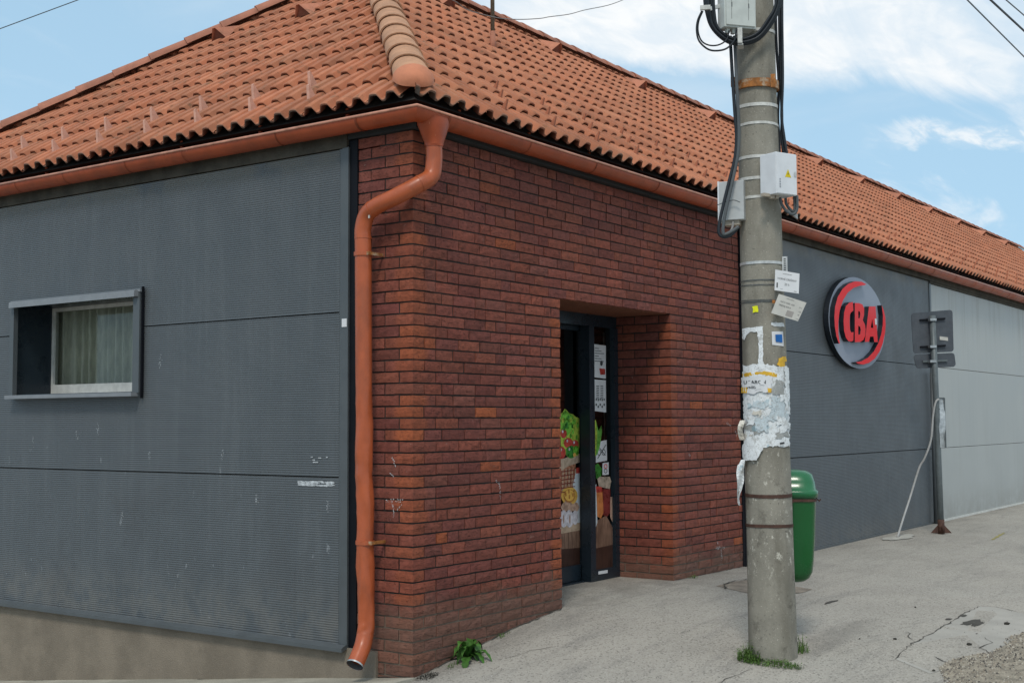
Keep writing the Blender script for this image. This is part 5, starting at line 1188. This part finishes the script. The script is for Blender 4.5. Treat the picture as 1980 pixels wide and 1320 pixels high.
# open skylight far along the ridge
p, q = atY(1957, 467, 3.75), atY(1995, 487, 3.75); SK = thing('skylight', tuple(p-Vector((0, 0, .3))), 'far glass skylight sash standing open behind the ridge', 'skylight')
m = MB(); m.obox(p, q-p, (0, .9, .02), (0, 0, -.06)); m.mk('sash', M_steel, SK); m = MB(); m.obox(p+Vector((.1, -.02, -.07)), q-p-Vector((.2, 0, 0)), (0, .02, 0), (0, 0, -.30)); m.mk('pane', mat('pale glass', (.35, .45, .5), .15), SK)
# ================================================================== WEEDS
def leaf(mb_, base, az, L, wd, rise, droop, rr, seg=7, lob=.35):
    d = Vector((math.cos(az), math.sin(az), 0)); s = Vector((-d.y, d.x, 0)); k0 = len(mb_.v); v = []; f = []
    for i in range(seg+1):
        t = i/seg; c = base+d*(L*t*(1-.15*t))+Vector((0, 0, rise*math.sin(t*math.pi*.75)-droop*t*t)); w_ = wd*(math.sin(math.pi*min(1, t*.92+.06))**.8)*(1+(lob if i % 2 else -lob*.6))
        if i == seg: w_ = .001
        v += [c-s*w_+Vector((0, 0, .25*w_)), c, c+s*w_+Vector((0, 0, .25*w_))]
    for i in range(seg): a = 3*i; f += [(a, a+1, a+4, a+3), (a+1, a+2, a+5, a+4)]
    mb_.add(v, f)
rw = random.Random(9); wc = Vector((.46, -.10, gz(.46, -.10)))
WD = thing('weed', tuple(wc), 'leafy green dandelion-like weed growing at the foot of the brick wall', 'weed')
for i in range(22):
    m = MB(); az = rw.uniform(math.pi*1.0, math.pi*2.15) if i < 12 else rw.uniform(0, 6.28)
    leaf(m, wc+Vector((rw.uniform(-.02, .02), rw.uniform(-.02, .02), .01)), az, rw.uniform(.12, .24), rw.uniform(.020, .034), rw.uniform(.03, .14), rw.uniform(.03, .10), rw, 9); m.mk('leaf', M_leaf, WD, smooth=True)
m = MB(); leaf(m, wc, 3.3, .17, .02, .14, .02, rw); m.mk('leaf', M_leaf, WD, smooth=True)
def tuft(name, cx, cy, rx, ry, n, hmin, hmax, label, sd_, leafy=.5):
    r_ = random.Random(sd_); m = MB()
    for i in range(n):
        a = r_.uniform(0, 6.28); q = math.sqrt(r_.random()); x, y = cx+rx*q*math.cos(a), cy+ry*q*math.sin(a); h_ = r_.uniform(hmin, hmax)*(1.1-q*.6); az = r_.uniform(0, 6.28); b = Vector((x, y, gz(x, y)))
        if r_.random() < leafy:
            c = b+Vector((r_.uniform(-.02, .02), r_.uniform(-.02, .02), h_*r_.uniform(.3, 1))); s_ = r_.uniform(.003, .008); d = Vector((math.cos(az), math.sin(az), r_.uniform(-.3, .7))); e = Vector((-d.y, d.x, r_.uniform(-.3, .3)))
            m.add([c, c+d*s_*1.4+e*s_*.6, c+d*s_*2.6, c+d*s_*1.4-e*s_*.6], [(0, 1, 2, 3)])
        else:
            d = Vector((math.cos(az), math.sin(az), 0))*h_*.4; e = Vector((-d.y, d.x, 0)).normalized()*.0022
            m.add([b-e, b+e, b+d*.4+Vector((0, 0, h_*.65))+e*.8, b+d+Vector((0, 0, h_)), b+d*.4+Vector((0, 0, h_*.65))-e*.8], [(0, 1, 2, 4), (4, 2, 3)])
    return mk(name, m.v, m.f, M_grass, base=(cx, cy, gz(cx, cy)), label=label, cat='weed')
pb = pc(.1)
l0 = pb-RT*.14-DV*.08; tuft('grass_tuft', l0.x, l0.y, .085, .085, 900, .03, .13, 'bushy green tuft at the left foot of the concrete pole', 1, .75)
l1 = pb+RT*.0-DV*.19; tuft('grass_tuft', l1.x+.0, l1.y, .06, .20, 900, .012, .045, 'low strip of green weeds along the front foot of the pole', 2, .75)
l2 = pb+RT*.18+DV*.10; tuft('grass_tuft', l2.x, l2.y, .05, .05, 160, .03, .15, 'thin dry weed at the right foot of the concrete pole', 3, .7)
for q_, (a, b, c_) in enumerate(((.95, -.045, 'sparse dusty weed at the wall foot between brick corner and door'), (3.9, -.05, 'sparse dusty weed at the wall foot right of the door recess'), (.30, -.10, 'small ragged weed between the brick corner and the leafy weed'))):
    tuft('grass_tuft', a, b, .07, .03, 45, .01, .045, c_, 10+q_, .6)
tuft('moss_clump', .06, -.07, .10, .05, 260, .004, .02, 'dark crumbly moss clump at the bottom corner of the brick wall', 4, .6).data.materials[0] = M_dirt
